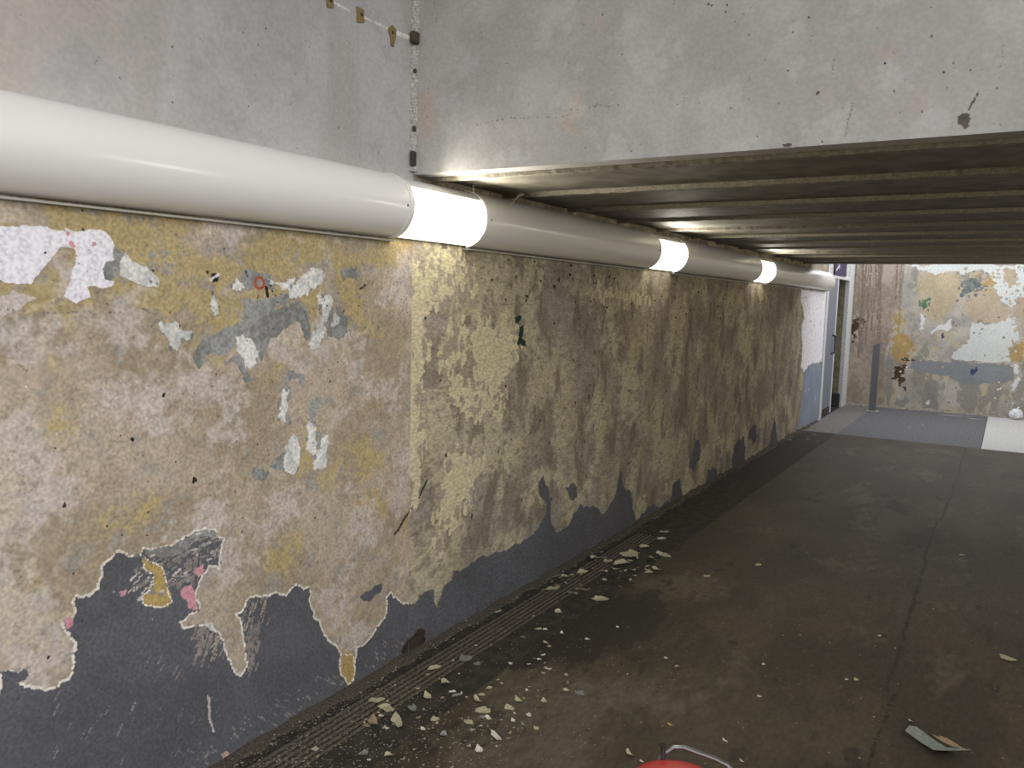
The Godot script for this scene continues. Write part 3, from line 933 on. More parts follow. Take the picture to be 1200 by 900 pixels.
	hatch.call(Vector2(-1.79, 0.40), Vector2(-1.75, 0.52), 16, Vector2(0.03, -0.04), 0.008, STONE)
	hatch.call(Vector2(-1.94, 0.30), Vector2(-1.89, 0.46), 40, Vector2(0.02, -0.05), 0.009, SCRATCH)
	hatch.call(Vector2(-1.90, 0.60), Vector2(-1.80, 0.72), 30, Vector2(-0.03, 0.03), 0.005, STONE)
	hatch.call(Vector2(-1.99, 0.45), Vector2(-1.88, 0.68), 44, Vector2(0.025, -0.05), 0.005, STONE)
	hatch.call(Vector2(-1.8, 0.05), Vector2(-1.2, 0.5), 60, Vector2(0.02, -0.03), 0.004, SCRATCH)
	hatch.call(Vector2(-2.9, 0.02), Vector2(-1.4, 0.12), 90, Vector2(0.02, 0.02), 0.006, SCRATCH)
	hatch.call(Vector2(1.5, 0.05), Vector2(-1.2, 0.4), 90, Vector2(0.03, -0.05), 0.006, SCRATCH)
	for k in 70:
		var p := Vector2(near.rng.randf_range(0.9, -2.78), near.rng.randf_range(0.7, 1.8))
		near.line(p, p + Vector2(near.rng.randf_range(-0.03, 0.03), near.rng.randf_range(-0.06, 0.02)), 0.0022, [SCRATCH, RIM, LILAC, BROWN][k % 4], 0.5, 0.0008, BASE)
	near.run(PackedVector2Array([Vector2(-1.715, 0.27), Vector2(-1.72, 0.19), Vector2(-1.735, 0.13)]), 0.008, LILAC, 0.1, 0.001)
	near.run(PackedVector2Array([Vector2(-1.31, 0.12), Vector2(-1.33, 0.02)]), 0.018, LILAC, 0.2, 0.002)
	# dark specks, screw holes
	for i in range(0, WALL_SPECKS.size(), 3):
		for cv in [near, far]:
			cv.blot(Vector2(WALL_SPECKS[i], WALL_SPECKS[i + 1]), WALL_SPECKS[i + 2] * 0.55, WALL_SPECKS[i + 2] * 0.55, BLACK if i % 2 else BROWN)
	for k in 170:
		near.blot(Vector2(near.rng.randf_range(1.6, -2.8), near.rng.randf_range(0.6, 1.86)), 0.003, 0.004, [BLACK, BROWN, RIM, GREY, LILAC][k % 5], 6)
	for k in 60:
		near.blot(Vector2(near.rng.randf_range(-1.9, -2.75), near.rng.randf_range(1.5, 1.7)), 0.003, 0.004, [BLACK, BROWN, GREY][k % 3], 6)
	# long faint board joint and the diagonal crack that crosses the panel edge
	var crack := PackedVector2Array([Vector2(-2.93, 0.80), Vector2(-2.87, 0.73), Vector2(-2.80, 0.68), Vector2(-2.74, 0.625), Vector2(-2.70, 0.60)])
	for cv in [near, far]:
		cv.run(crack, 0.009, BROWN, 0.1, 0.0015)
	near.run(PackedVector2Array([Vector2(-1.1, 1.585), Vector2(-1.5, 1.585), Vector2(-1.75, 1.6)]), 0.004, SCRATCH, 0.7, 0.0014)
	# --- under the deck
	for e in [["CR1", CREAM], ["CR2", CREAM], ["CR3", CREAM], ["CR4", CREAM], ["CR5", CREAM], ["CR6", CREAM], ["CR7", CREAM], ["CR8", CREAM]]:
		var s := far.rough(shape(e[0]), 0.35, 0.012)
		far.fill(s, e[1])
		for k in 70:
			var c: Vector2 = s[far.rng.randi() % s.size()]
			far.blot(c + Vector2(far.rng.randf_range(-0.04, 0.04), far.rng.randf_range(-0.05, 0.05)), far.rng.randf_range(0.008, 0.03), far.rng.randf_range(0.01, 0.05), STONE if k % 2 else CREAM)
	for i in 6:
		var s := far.rough(shape("PT%d" % (i + 1)), 0.2, 0.015)
		far.fill(s, DADO)
		proud.append(["dado_paint", far, s, 0.0015])
	for n in ["GREEN1", "GREEN2"]:
		far.fill(far.rough(shape(n), 0.25, 0.008), GREEN)
	var ledge := PackedVector2Array()
	for k in 24:
		ledge.append(Vector2(-2.95 - k * 0.17, 1.618 - k * 0.0016))
	far.run(ledge, 0.006, SCRATCH, 0.45, 0.0015)
	for k in 240:
		far.blot(Vector2(far.rng.randf_range(-2.85, -10.6), far.rng.randf_range(0.4, 1.86)), far.rng.randf_range(0.004, 0.011), far.rng.randf_range(0.004, 0.018), [BLACK, BROWN, STONE][k % 3], 6)
	for k in 150:
		far.blot(Vector2(far.rng.randf_range(-3.4, -10.0), far.rng.randf_range(1.5, 1.86)), far.rng.randf_range(0.006, 0.02), far.rng.randf_range(0.004, 0.014), [BLACK, BROWN, STONE][k % 3], 7)
	var white_end := far.rough(shape("WHITEP"), 0.14, 0.02)
	var blue_end := far.rough(shape("BLUEP"), 0.10, 0.02)
	far.fill(white_end, PAPER)
	far.fill(blue_end, BLUE)
	for k in 30:
		far.blot(Vector2(far.rng.randf_range(-10.7, -11.9), far.rng.randf_range(0.3, 1.8)), 0.02, 0.025, [STONE, PAPER, BLUE][k % 3], 7)
	proud.append(["paint_flake", far, white_end, 0.0015])
	proud.append(["paint_flake", far, blue_end, 0.0015])
	# --- colour
	var band := shape("OCHBAND")
	band.append_array(PackedVector2Array([Vector2(-0.9, 1.60), Vector2(0.2, 1.62), Vector2(1.6, 1.60), Vector2(1.6, 2.0), Vector2(-2.8, 2.0)]))
	var mn := painted(paint(near, {
		"base": [Color8(188, 172, 152), Color8(168, 152, 128)],
		"mix": noise(2048, 960, 512, 240, 0.018, 11, 5, 12.0),
		"over": [
			[noise(2048, 960, 512, 240, 0.016, 12, 5, 20.0), bias(2048, 960, near, func(a, b): return 0.24 if Geometry2D.is_point_in_polygon(Vector2(a, b), band) else -0.05), 150.0, 178.0, Color8(186, 165, 114, 190), 0.0],
			[noise(2048, 960, 512, 240, 0.05, 13, 4, 8.0), bias(2048, 960, near, func(a, b): return -0.06 + 0.08 * smoothstep(1.5, 1.7, b)), 152.0, 170.0, Color8(160, 154, 145, 170), -12.0],
			[noise(2048, 960, 512, 240, 0.022, 14, 5, 10.0), bias(2048, 960, near, func(a, _b): return 0.10 * smoothstep(-1.7, -1.2, a) - 0.02), 142.0, 192.0, Color8(208, 197, 193, 160), 4.0],
			[noise(2048, 960, 1024, 480, 0.06, 15, 4, 6.0), null, 178.0, 190.0, Color8(150, 140, 122, 130), -20.0]],
		"ids": wall_ids(), "grain": 0.0009, "pits": 60}), 0.07)
	var streaks := noise(2048, 1024, 1024, 96, 0.022, 23, 5, 10.0)
	var mf := painted(paint(far, {
		"base": [Color8(166, 155, 140), Color8(148, 137, 121)],
		"mix": noise(2048, 1024, 1024, 200, 0.02, 21, 5, 8.0),
		"over": [
			[noise(2048, 1024, 1024, 240, 0.016, 22, 6, 18.0), bias(2048, 1024, far, func(a, b): return 0.09 * smoothstep(-5.0, -3.0, a) - 0.05 + 0.07 * smoothstep(1.5, 1.62, b) * smoothstep(1.8, 1.7, b) - 0.10 * smoothstep(-3.6, -4.6, a) * smoothstep(1.74, 1.8, b)), 112.0, 166.0, Color8(198, 188, 156, 205), 14.0],
			[streaks, null, 138.0, 185.0, Color8(178, 165, 134, 140), 6.0],
			[noise(2048, 1024, 1024, 120, 0.03, 24, 5, 8.0), null, 158.0, 190.0, Color8(120, 110, 96, 180), -18.0],
			[noise(2048, 1024, 1024, 400, 0.07, 25, 4, 6.0), null, 172.0, 186.0, Color8(130, 119, 103, 140), -22.0]],
		"ids": wall_ids(), "grain": 0.0010, "pits": 60}), 0.07)
	part("near_panel", panel(near, -0.3, 0.0, -0.1, 2.0, 1.6, DECK_NEAR), mn, wall)
	part("rear_panel", panel(near, -0.3, 0.0, -0.1, 2.0, 1.6, 9.0, true), mn, wall)
	part("inner_panel", panel(far, -0.3, 0.0, -0.1, 2.2, DECK_NEAR, -12.2), mf, wall)
	for i in proud.size():
		var e: Array = proud[i]
		layer(e[0], e[1], e[2], e[3] + i * 0.00006, mn if e[1] == near else mf, wall)
	mats.near_wall = mn
	mats.inner_wall = mf
	# --- painted upper wall
	var up := Canvas.new(1536, 768, 1.6, DECK_NEAR, 2.0, 4.2, 9)
	for k in 60:
		up.blot(Vector2(up.rng.randf_range(1.6, -2.8), up.rng.randf_range(2.1, 4.1)), 0.003, 0.004, BROWN, 6)
	for k in 26:
		var p := Vector2(up.rng.randf_range(-0.9, -2.6), up.rng.randf_range(2.15, 2.9))
		up.line(p, p + Vector2(up.rng.randf_range(-0.03, 0.03), up.rng.randf_range(-0.03, 0.01)), 0.003, GREY, 0.4, 0.001)
	# white line of old paint where a cable was clipped on
	up.run(PackedVector2Array([Vector2(-2.2, 2.725), Vector2(-2.40, 2.715)]), 0.009, WHITE, 0.12)
	up.run(PackedVector2Array([Vector2(-2.43, 2.716), Vector2(-2.54, 2.715), Vector2(-2.64, 2.712)]), 0.009, WHITE, 0.12)
	up.run(PackedVector2Array([Vector2(-2.66, 2.712), Vector2(-2.78, 2.715)]), 0.016, WHITE, 0.05)
	var ids := wall_ids()
	ids[GREY] = [Color8(150, 146, 142), Color8(134, 130, 126), 100.0]
	var mu := painted(paint(up, {
		"base": [Color8(190, 188, 186), Color8(179, 177, 175)],
		"mix": noise(1536, 768, 256, 128, 0.02, 31, 4, 6.0),
		"over": [
			[noise(1536, 768, 384, 40, 0.03, 32, 4, 4.0), null, 140.0, 200.0, Color8(169, 165, 159, 120), 0.0],
			[noise(1536, 768, 256, 128, 0.012, 33, 4, 6.0), bias(1536, 768, up, func(a, b): return -0.1 + 0.25 * smoothstep(-1.35, -1.0, a)), 130.0, 180.0, Color8(192, 176, 164, 130), 0.0],
			[noise(1536, 768, 512, 256, 0.05, 34, 4, 6.0), null, 165.0, 190.0, Color8(169, 167, 165, 110), -6.0]],
		"ids": ids, "grain": 0.0003, "pits": 40}), 0.05, 0.75)
	part("upper_panel", panel(up, -0.3, 0.0, 2.0, 4.9, 1.6, DECK_NEAR), mu, wall)
	part("upper_rear_panel", panel(up, -0.3, 0.0, 2.0, 4.9, 1.6, 9.0, true), mu, wall)
	mats.upper = mu

func build_other_walls() -> void:
	# the wall across the passage mirrors the left one; only its light reaches the picture
	var right := setting("wall_right", "wall across the passage, opposite the peeling left wall", "wall")
	var pale := mottled(Color8(202, 193, 170), Color8(164, 154, 134), 0.02, 0.8, 0.9, 41)
	part("lower_panel", box(WIDTH, WIDTH + 0.3, -0.1, 2.9, DECK_FAR, DECK_NEAR), pale, right)
	part("parapet", box(WIDTH, WIDTH + 0.3, -0.1, 1.0, DECK_NEAR, 9.0), pale, right)
	part("court_panel", box(WIDTH, WIDTH + 0.3, -0.1, 2.4, BACK - 0.3, DECK_FAR), pale, right)
	part("upper_panel", box(WIDTH, WIDTH + 0.3, 2.9, 3.7, DECK_FAR, DECK_NEAR - 0.13), pale, right)
	var rear := setting("wall_rear", "low wall closing the open approach behind the viewer", "wall")
	part("panel", box(-0.3, WIDTH + 0.3, -0.1, 1.1, 9.0, 9.3), pale, rear)
	# far end wall
	var back := setting("wall_back", "daylit far end wall with patches of white, ochre and grey paint", "wall")
	var cv := Canvas.new(1152, 640, -0.4, WIDTH + 0.4, 0.0, 2.6, 17)
	var brown_zone := cv.rough(pts([-0.4, 0.0, -0.4, 2.6, 0.78, 2.6, 0.72, 1.9, 0.62, 1.3, 0.55, 0.9, 0.6, 0.4, 0.58, 0.0]), 0.12, 0.02)
	cv.fill(brown_zone, STONE)
	for e in [["WH1", PAPER], ["WH2", PAPER], ["BEI1", BEIGE], ["OCR3", CREAM], ["OCR4", BEIGE], ["OCR5", BEIGE], ["OCR6", OCHRE], ["OCR1", OCHRE], ["OCR2", OCHRE], ["GRY1", GREY], ["TEAL", BLUE], ["GRN", GREEN], ["YEL", OCHRE], ["BLUE", LILAC], ["BLU2", LILAC], ["WS1", WHITE], ["WS2", WHITE], ["WS3", WHITE], ["WS4", WHITE], ["WS5", WHITE], ["WS6", WHITE], ["BRN1", BROWN], ["BRN2", BROWN]]:
		var s := pts(BACK_SHAPES[e[0]])
		var id: int = e[1]
		cv.fill(cv.rough(s, 0.28, 0.015), id)
		if not id in [PAPER, WHITE, GREY, LILAC]:
			for k in 26:
				var c: Vector2 = s[cv.rng.randi() % s.size()] + Vector2(cv.rng.randf_range(-0.1, 0.1), cv.rng.randf_range(-0.1, 0.1))
				cv.blot(c, cv.rng.randf_range(0.01, 0.035), cv.rng.randf_range(0.01, 0.035), [id, BASE, BEIGE, id][k % 4])
	for k in 26:
		var x := cv.rng.randf_range(-0.1, 0.7)
		cv.line(Vector2(x, 2.6), Vector2(x + cv.rng.randf_range(-0.05, 0.05), cv.rng.randf_range(0.6, 2.0)), cv.rng.randf_range(0.01, 0.03), SCRATCH, 0.45, 0.003)
	for k in 60:
		cv.blot(Vector2(cv.rng.randf_range(0.7, 3.7), cv.rng.randf_range(0.05, 1.6)), 0.02, 0.02, [WHITE, SCRATCH, BEIGE, GREY][k % 4], 7)
	# the right part repeats patches of white paint beyond the picture's edge
	for k in 9:
		cv.blot(Vector2(2.6 + k * 0.16, 1.0 + (k * 37 % 13) * 0.12), 0.14, 0.11, PAPER if k % 2 else BEIGE, 12)
	var ids := wall_ids()
	ids[STONE] = [Color8(186, 171, 157), Color8(158, 143, 130), 100.0]
	ids[SCRATCH] = [Color8(140, 124, 111), Color8(150, 134, 120), 95.0]
	ids[OCHRE] = [Color8(200, 170, 112), Color8(180, 155, 112), 110.0]
	ids[CREAM] = [Color8(208, 193, 162), Color8(188, 173, 145), 120.0]
	ids[BEIGE] = [Color8(208, 190, 165), Color8(190, 173, 150), 115.0]
	ids[PAPER] = [Color8(230, 234, 231), Color8(222, 226, 223), 150.0]
	ids[WHITE] = [Color8(240, 240, 240), Color8(228, 228, 228), 160.0]
	ids[GREY] = [Color8(156, 158, 162), Color8(144, 146, 148), 130.0]
	ids[BLUE] = [Color8(110, 120, 122), Color8(140, 146, 144), 120.0]
	ids[LILAC] = [Color8(72, 84, 132), Color8(90, 92, 128), 120.0]
	ids[GREEN] = [Color8(94, 134, 104), Color8(120, 144, 116), 120.0]
	ids[BROWN] = [Color8(84, 68, 54), Color8(98, 82, 66), 90.0]
	var m := painted(paint(cv, {
		"base": [Color8(204, 197, 186), Color8(178, 172, 163)],
		"mix": noise(1152, 640, 288, 160, 0.03, 51, 5, 8.0),
		"over": [
			[noise(1152, 640, 288, 160, 0.025, 52, 5, 8.0), bias(1152, 640, cv, func(_a, b): return -0.02 + 0.05 * smoothstep(0.9, 1.1, b)), 140.0, 160.0, Color8(204, 188, 160, 190), 8.0],
			[noise(1152, 640, 288, 80, 0.05, 53, 5, 8.0), bias(1152, 640, cv, func(_a, b): return 0.10 - 0.16 * smoothstep(0.7, 0.9, b)), 140.0, 170.0, Color8(148, 144, 138, 180), -8.0]],
		"ids": ids, "grain": 0.0005, "pits": 48}), 0.08)
	part("painted_panel", cross_panel(cv, -0.4, WIDTH + 0.3, -0.1, 2.6, BACK, BACK - 0.3), m, back)
	part("upper_panel", box(-0.4, WIDTH + 0.3, 2.6, 2.65, BACK - 0.3, BACK), plain(Color8(196, 196, 190), 0.8), back)
	var mortar := begin()
	var prev := Vector3.ZERO
	for k in 60:
		var x := k * WIDTH / 59.0
		var hgt := 0.03 + 0.02 * sin(k * 1.7) + rng.randf_range(0.0, 0.015)
		var p := Vector3(x, hgt, 0)
		if k:
			quad(mortar, Vector3(prev.x, prev.y, BACK + 0.001), Vector3(p.x, p.y, BACK + 0.001), Vector3(p.x, 0.001, BACK + 0.07), Vector3(prev.x, 0.001, BACK + 0.07), Vector3(0, 1, 1))
		prev = p
	part("mortar_fillet", done(mortar), mottled(Color8(160, 152, 138), Color8(110, 104, 94), 0.04, 2.0, 0.95, 44), back)

func build_ceiling() -> void:
	var deck := setting("ceiling", "low concrete bridge deck with a pale painted edge beam and ribbed soffit", "bridge deck")
	# painted edge beam
	var cv := Canvas.new(1536, 640, -0.1, WIDTH + 0.2, SOFFIT, 3.7, 29)
	for e in [["CHIP1", BROWN], ["CHIP2", BROWN]]:
		cv.fill(cv.rough(pts(FASCIA_SHAPES[e[0]]), 0.2, 0.006), e[1])
	for i in range(0, FASCIA_SPOTS.size(), 3):
		cv.blot(Vector2(FASCIA_SPOTS[i], FASCIA_SPOTS[i + 1]), FASCIA_SPOTS[i + 2] * 0.42, FASCIA_SPOTS[i + 2] * 0.42, BLACK if (i / 3) % 3 == 0 else BROWN, 8)
	for k in 260:
		cv.blot(Vector2(cv.rng.randf_range(0.0, 3.7), cv.rng.randf_range(2.18, 3.6)), 0.0022, 0.003, [GREY, GREY, BROWN][k % 3], 6)
	cv.run(PackedVector2Array([Vector2(2.100, 2.280), Vector2(2.089, 2.252), Vector2(2.074, 2.219)]), 0.004, BROWN, 0.1, 0.001)
	cv.run(PackedVector2Array([Vector2(1.761, 2.290), Vector2(1.749, 2.234), Vector2(1.745, 2.181)]), 0.003, GREY, 0.2, 0.001)
	cv.run(PackedVector2Array([Vector2(0.867, 2.654), Vector2(0.802, 2.621), Vector2(0.697, 2.542)]), 0.005, LILAC, 0.05, 0.001)
	cv.run(PackedVector2Array([Vector2(0.26, 2.34), Vector2(0.5, 2.35), Vector2(0.75, 2.355), Vector2(0.95, 2.35)]), 0.005, GREY, 0.75, 0.003)
	for k in 44:
		var x := cv.rng.randf_range(0.1, 3.6)
		var y := cv.rng.randf_range(2.3, 3.4)
		cv.line(Vector2(x, y), Vector2(x + cv.rng.randf_range(-0.01, 0.01), y - cv.rng.randf_range(0.02, 0.12)), 0.0025, GREY, 0.6, 0.0008)
	var ids := wall_ids()
	ids[GREY] = [Color8(142, 138, 134), Color8(126, 122, 118), 90.0]
	ids[BROWN] = [Color8(104, 97, 90), Color8(84, 78, 72), 70.0]
	ids[LILAC] = [Color8(174, 171, 168), Color8(168, 165, 162), 108.0]
	var pa := pts(FASCIA_SHAPES["PINKA"])
	var m := painted(paint(cv, {
		"base": [Color8(184, 181, 177), Color8(173, 170, 166)],
		"mix": noise(1536, 640, 384, 160, 0.02, 61, 5, 8.0),
		"over": [
			[noise(1536, 640, 384, 160, 0.018, 62, 4, 10.0), bias(1536, 640, cv, func(a, b): return -0.36 + 0.42 * float(Geometry2D.is_point_in_polygon(Vector2(a, minf(b, 2.8)), pa)) + 0.36 * smoothstep(0.16, 0.06, a) * smoothstep(2.6, 2.5, b)), 118.0, 160.0, Color8(190, 168, 153, 140), 0.0],
			[noise(1536, 640, 384, 60, 0.03, 63, 4, 8.0), null, 150.0, 195.0, Color8(167, 165, 161, 140), -3.0],
			[noise(1536, 640, 512, 214, 0.03, 64, 4, 8.0), null, 158.0, 200.0, Color8(198, 198, 198, 90), 3.0]],
		"ids": ids, "grain": 0.0003, "pits": 40}), 0.06, 0.8)
	part("edge_beam", cross_panel(cv, -0.02, WIDTH + 0.02, SOFFIT, 4.9, DECK_NEAR, DECK_NEAR - 0.12), m, deck)
	# unseen roof added over the approach to keep zenith light off the near walls
	part("added_approach_roof", box(-0.3, WIDTH + 0.3, 4.9, 5.15, DECK_NEAR - 0.12, 2.4), plain(Color8(150, 147, 140), 0.9), deck)
	# soffit beams side by side, chamfered along their lower edges
	var conc := mottled(Color8(114, 109, 96), Color8(92, 88, 77), 0.025, 0.9, 0.7, 66)
	var lines := [-2.815, -2.925]
	var z := -3.55
	while z > DECK_FAR + 0.3:
		lines.append(z)
		z -= 0.695
	lines.append(DECK_FAR)
	for i in lines.size() - 1:
		var za: float = lines[i]
		var zb: float = lines[i + 1]
		var c := 0.05 if i else 0.012
		var st := begin()
		var y := SOFFIT + 0.002
		# profile across z, extruded along x
		var prof := [Vector2(za, y + 0.25), Vector2(za, y + c), Vector2(za - c * 1.2, y), Vector2(zb + 0.06, y), Vector2(zb + 0.03, y + 0.05), Vector2(zb, y + 0.05), Vector2(zb, y + 0.25)]
		for k in prof.size() - 1:
			var p: Vector2 = prof[k]
			var q: Vector2 = prof[k + 1]
			var e := q - p
			var out := Vector3(0, e.x, -e.y)
			quad(st, Vector3(-0.02, p.y, p.x), Vector3(WIDTH + 0.02, p.y, p.x), Vector3(WIDTH + 0.02, q.y, q.x), Vector3(-0.02, q.y, q.x), out)
		part("soffit_beam", done(st), conc, deck)
	# ribs of mortar standing out along the joints, rough along their edges
	var mortar := mottled(Color8(134, 128, 112), Color8(106, 101, 88), 0.06, 3.0, 0.85, 67)
	for i in range(1, lines.size() - 1):
		var zj: float = lines[i]
		var st := begin()
		var last := []
		var n := 140
		for k in n + 1:
			var x := WIDTH * k / n
			var drop := 0.015 + rng.randf_range(-0.002, 0.002)
			var row := [Vector3(x, SOFFIT + 0.02, zj + 0.038), Vector3(x, SOFFIT - drop, zj + 0.020 + rng.randf_range(-0.003, 0.003)), Vector3(x, SOFFIT - drop, zj - 0.020 + rng.randf_range(-0.004, 0.004)), Vector3(x, SOFFIT + 0.02, zj - 0.038)]
			if k:
				quad(st, last[0], last[1], row[1], row[0], Vector3(0, -0.5, 1))
				quad(st, last[1], last[2], row[2], row[1], Vector3.DOWN)
				quad(st, last[2], last[3], row[3], row[2], Vector3(0, -0.5, -1))
			last = row
		part("joint_rib", done(st), mortar, deck)
	part("deck_slab", box(-0.3, WIDTH + 0.3, SOFFIT + 0.2, 3.7, DECK_FAR, DECK_NEAR - 0.13), plain(Color8(120, 116, 106), 0.9), deck)

func build_floor() -> void:
	var fl := setting("floor", "dirty brown concrete floor of the underpass", "floor")
	var cv := Canvas.new(1024, 2048, 0.44, WIDTH, -3.0, 10.95, 37)   # b = -z
	var r := cv.rng
	# worn construction joint in the middle and a few stains
	cv.run(PackedVector2Array([Vector2(1.9, 2.6), Vector2(1.905, 3.7), Vector2(1.9, 4.6)]), 0.016, BROWN, 0.25, 0.003)
	cv.run(PackedVector2Array([Vector2(1.9, 4.5), Vector2(1.895, 7.0), Vector2(1.888, 10.9)]), 0.02, BROWN, 0.12, 0.003)
	for k in 70:
		cv.blot(Vector2(r.randf_range(0.5, 3.7), r.randf_range(-2.5, 10.5)), r.randf_range(0.006, 0.03), r.randf_range(0.008, 0.05), BROWN, 8)
	for k in 900:
		cv.blot(Vector2(r.randf_range(0.45, 3.7), r.randf_range(0.0, 6.0)), r.randf_range(0.003, 0.006), r.randf_range(0.004, 0.008), [GREY, STONE, BROWN, STONE][k % 4], 6)
	var ids := wall_ids()
	ids[BROWN] = [Color8(54, 48, 39), Color8(46, 41, 33), 60.0]
	ids[GREY] = [Color8(150, 144, 132), Color8(132, 126, 114), 110.0]
	ids[STONE] = [Color8(126, 116, 98), Color8(112, 104, 88), 105.0]
	var m := painted(paint(cv, {
		"base": [Color8(78, 70, 56), Color8(67, 60, 48)],
		"mix": noise(1024, 2048, 256, 512, 0.016, 71, 5, 10.0),
		"over": [
			[noise(1024, 2048, 256, 512, 0.03, 72, 5, 14.0), null, 140.0, 190.0, Color8(61, 55, 45, 150), -6.0],
			[noise(1024, 2048, 256, 512, 0.02, 73, 5, 10.0), bias(1024, 2048, cv, func(a, b): return -0.16 + 0.26 * smoothstep(1.5, 0.5, a) * smoothstep(3.6, 2.6, b)), 125.0, 185.0, Color8(100, 92, 79, 170), 4.0],
			[noise(1024, 2048, 256, 512, 0.012, 74, 4, 14.0), bias(1024, 2048, cv, func(a, b): return -0.3 + 0.32 * smoothstep(1.0, 0.55, a) * smoothstep(5.2, 3.8, b)), 120.0, 138.0, Color8(48, 44, 37, 220), -4.0]],
		"ids": ids, "grain": 0.0009, "pits": 60}), 0.10, 0.6)
	part("concrete_slab", floor_slab(cv, 0.44, WIDTH, 9.0, -10.95), m, fl)
	var strip := mottled(Color8(58, 52, 43), Color8(40, 36, 30), 0.03, 1.3, 0.85, 76)
	mats.strip = strip
	# side strip, with a slot left open for the drain
	part("side_strip", box(-0.02, 0.082, -0.2, -0.002, -5.3, 9.0), strip, fl)
	part("side_strip", box(0.255, 0.437, -0.2, -0.002, -5.3, 9.0), strip, fl)
	part("drain_bed", box(0.082, 0.255, -0.3, -0.13, -5.3, 9.0), plain(Color8(30, 28, 25), 0.95), fl)
	part("side_strip", box(-0.02, 0.437, -0.2, -0.002, -10.95, -5.3), strip, fl)
	part("slab_joint_bed", box(0.437, 0.44, -0.2, -0.02, -10.95, 9.0), strip, fl)
	var st := mottled(Color8(106, 106, 108), Color8(88, 88, 90), 0.05, 1.6, 0.9, 77)
	part("asphalt_patch", box(0.44, 2.05, -0.2, 0.0, BACK, -10.95), st, fl)
	part("threshold_strip", box(-0.02, 0.44, -0.2, 0.0, BACK, -10.95), mottled(Color8(140, 136, 130), Color8(88, 86, 84), 0.06, 2.2, 0.9, 78), fl)
	var pave := mottled(Color8(198, 197, 194), Color8(182, 181, 178), 0.05, 1.5, 0.8, 79)
	for zc in [[-10.95, -13.13], [-13.13, -14.39]]:
		for xc in [[2.055, 2.9], [2.91, WIDTH - 0.005]]:
			part("paving_slab", box(xc[0], xc[1], -0.2, 0.0, zc[1] + 0.012, zc[0], 0.006), pave, fl)
	part("paving_bed", box(2.05, WIDTH, -0.25, -0.02, BACK, -10.95), strip, fl)
	# crumbled dirt along the foot of the wall
	var d := begin()
	var n := 260
	var prev := []
	for k in n + 1:
		var z := lerpf(8.9, -11.9, float(k) / n)
		var hh := 0.012 + 0.02 * absf(sin(k * 0.9)) * rng.randf() + rng.randf_range(0.0, 0.01)
		var ww := 0.02 + rng.randf_range(0.0, 0.04)
		var row := [Vector3(0.0, hh, z), Vector3(ww * 0.5, hh * rng.randf_range(0.4, 0.9), z), Vector3(ww, -0.001, z)]
		if k:
			for j in 2:
				quad(d, prev[j], prev[j + 1], row[j + 1], row[j], Vector3(1, 1, 0))
		prev = row
	part("dirt_fillet", done(d), mottled(Color8(92, 83, 70), Color8(46, 41, 34), 0.09, 4.0, 0.95, 80), fl)

func trunk_y(z: float) -> float:
	return TRUNK_Y - 0.0048 * maxf(0.0, DECK_NEAR - z)

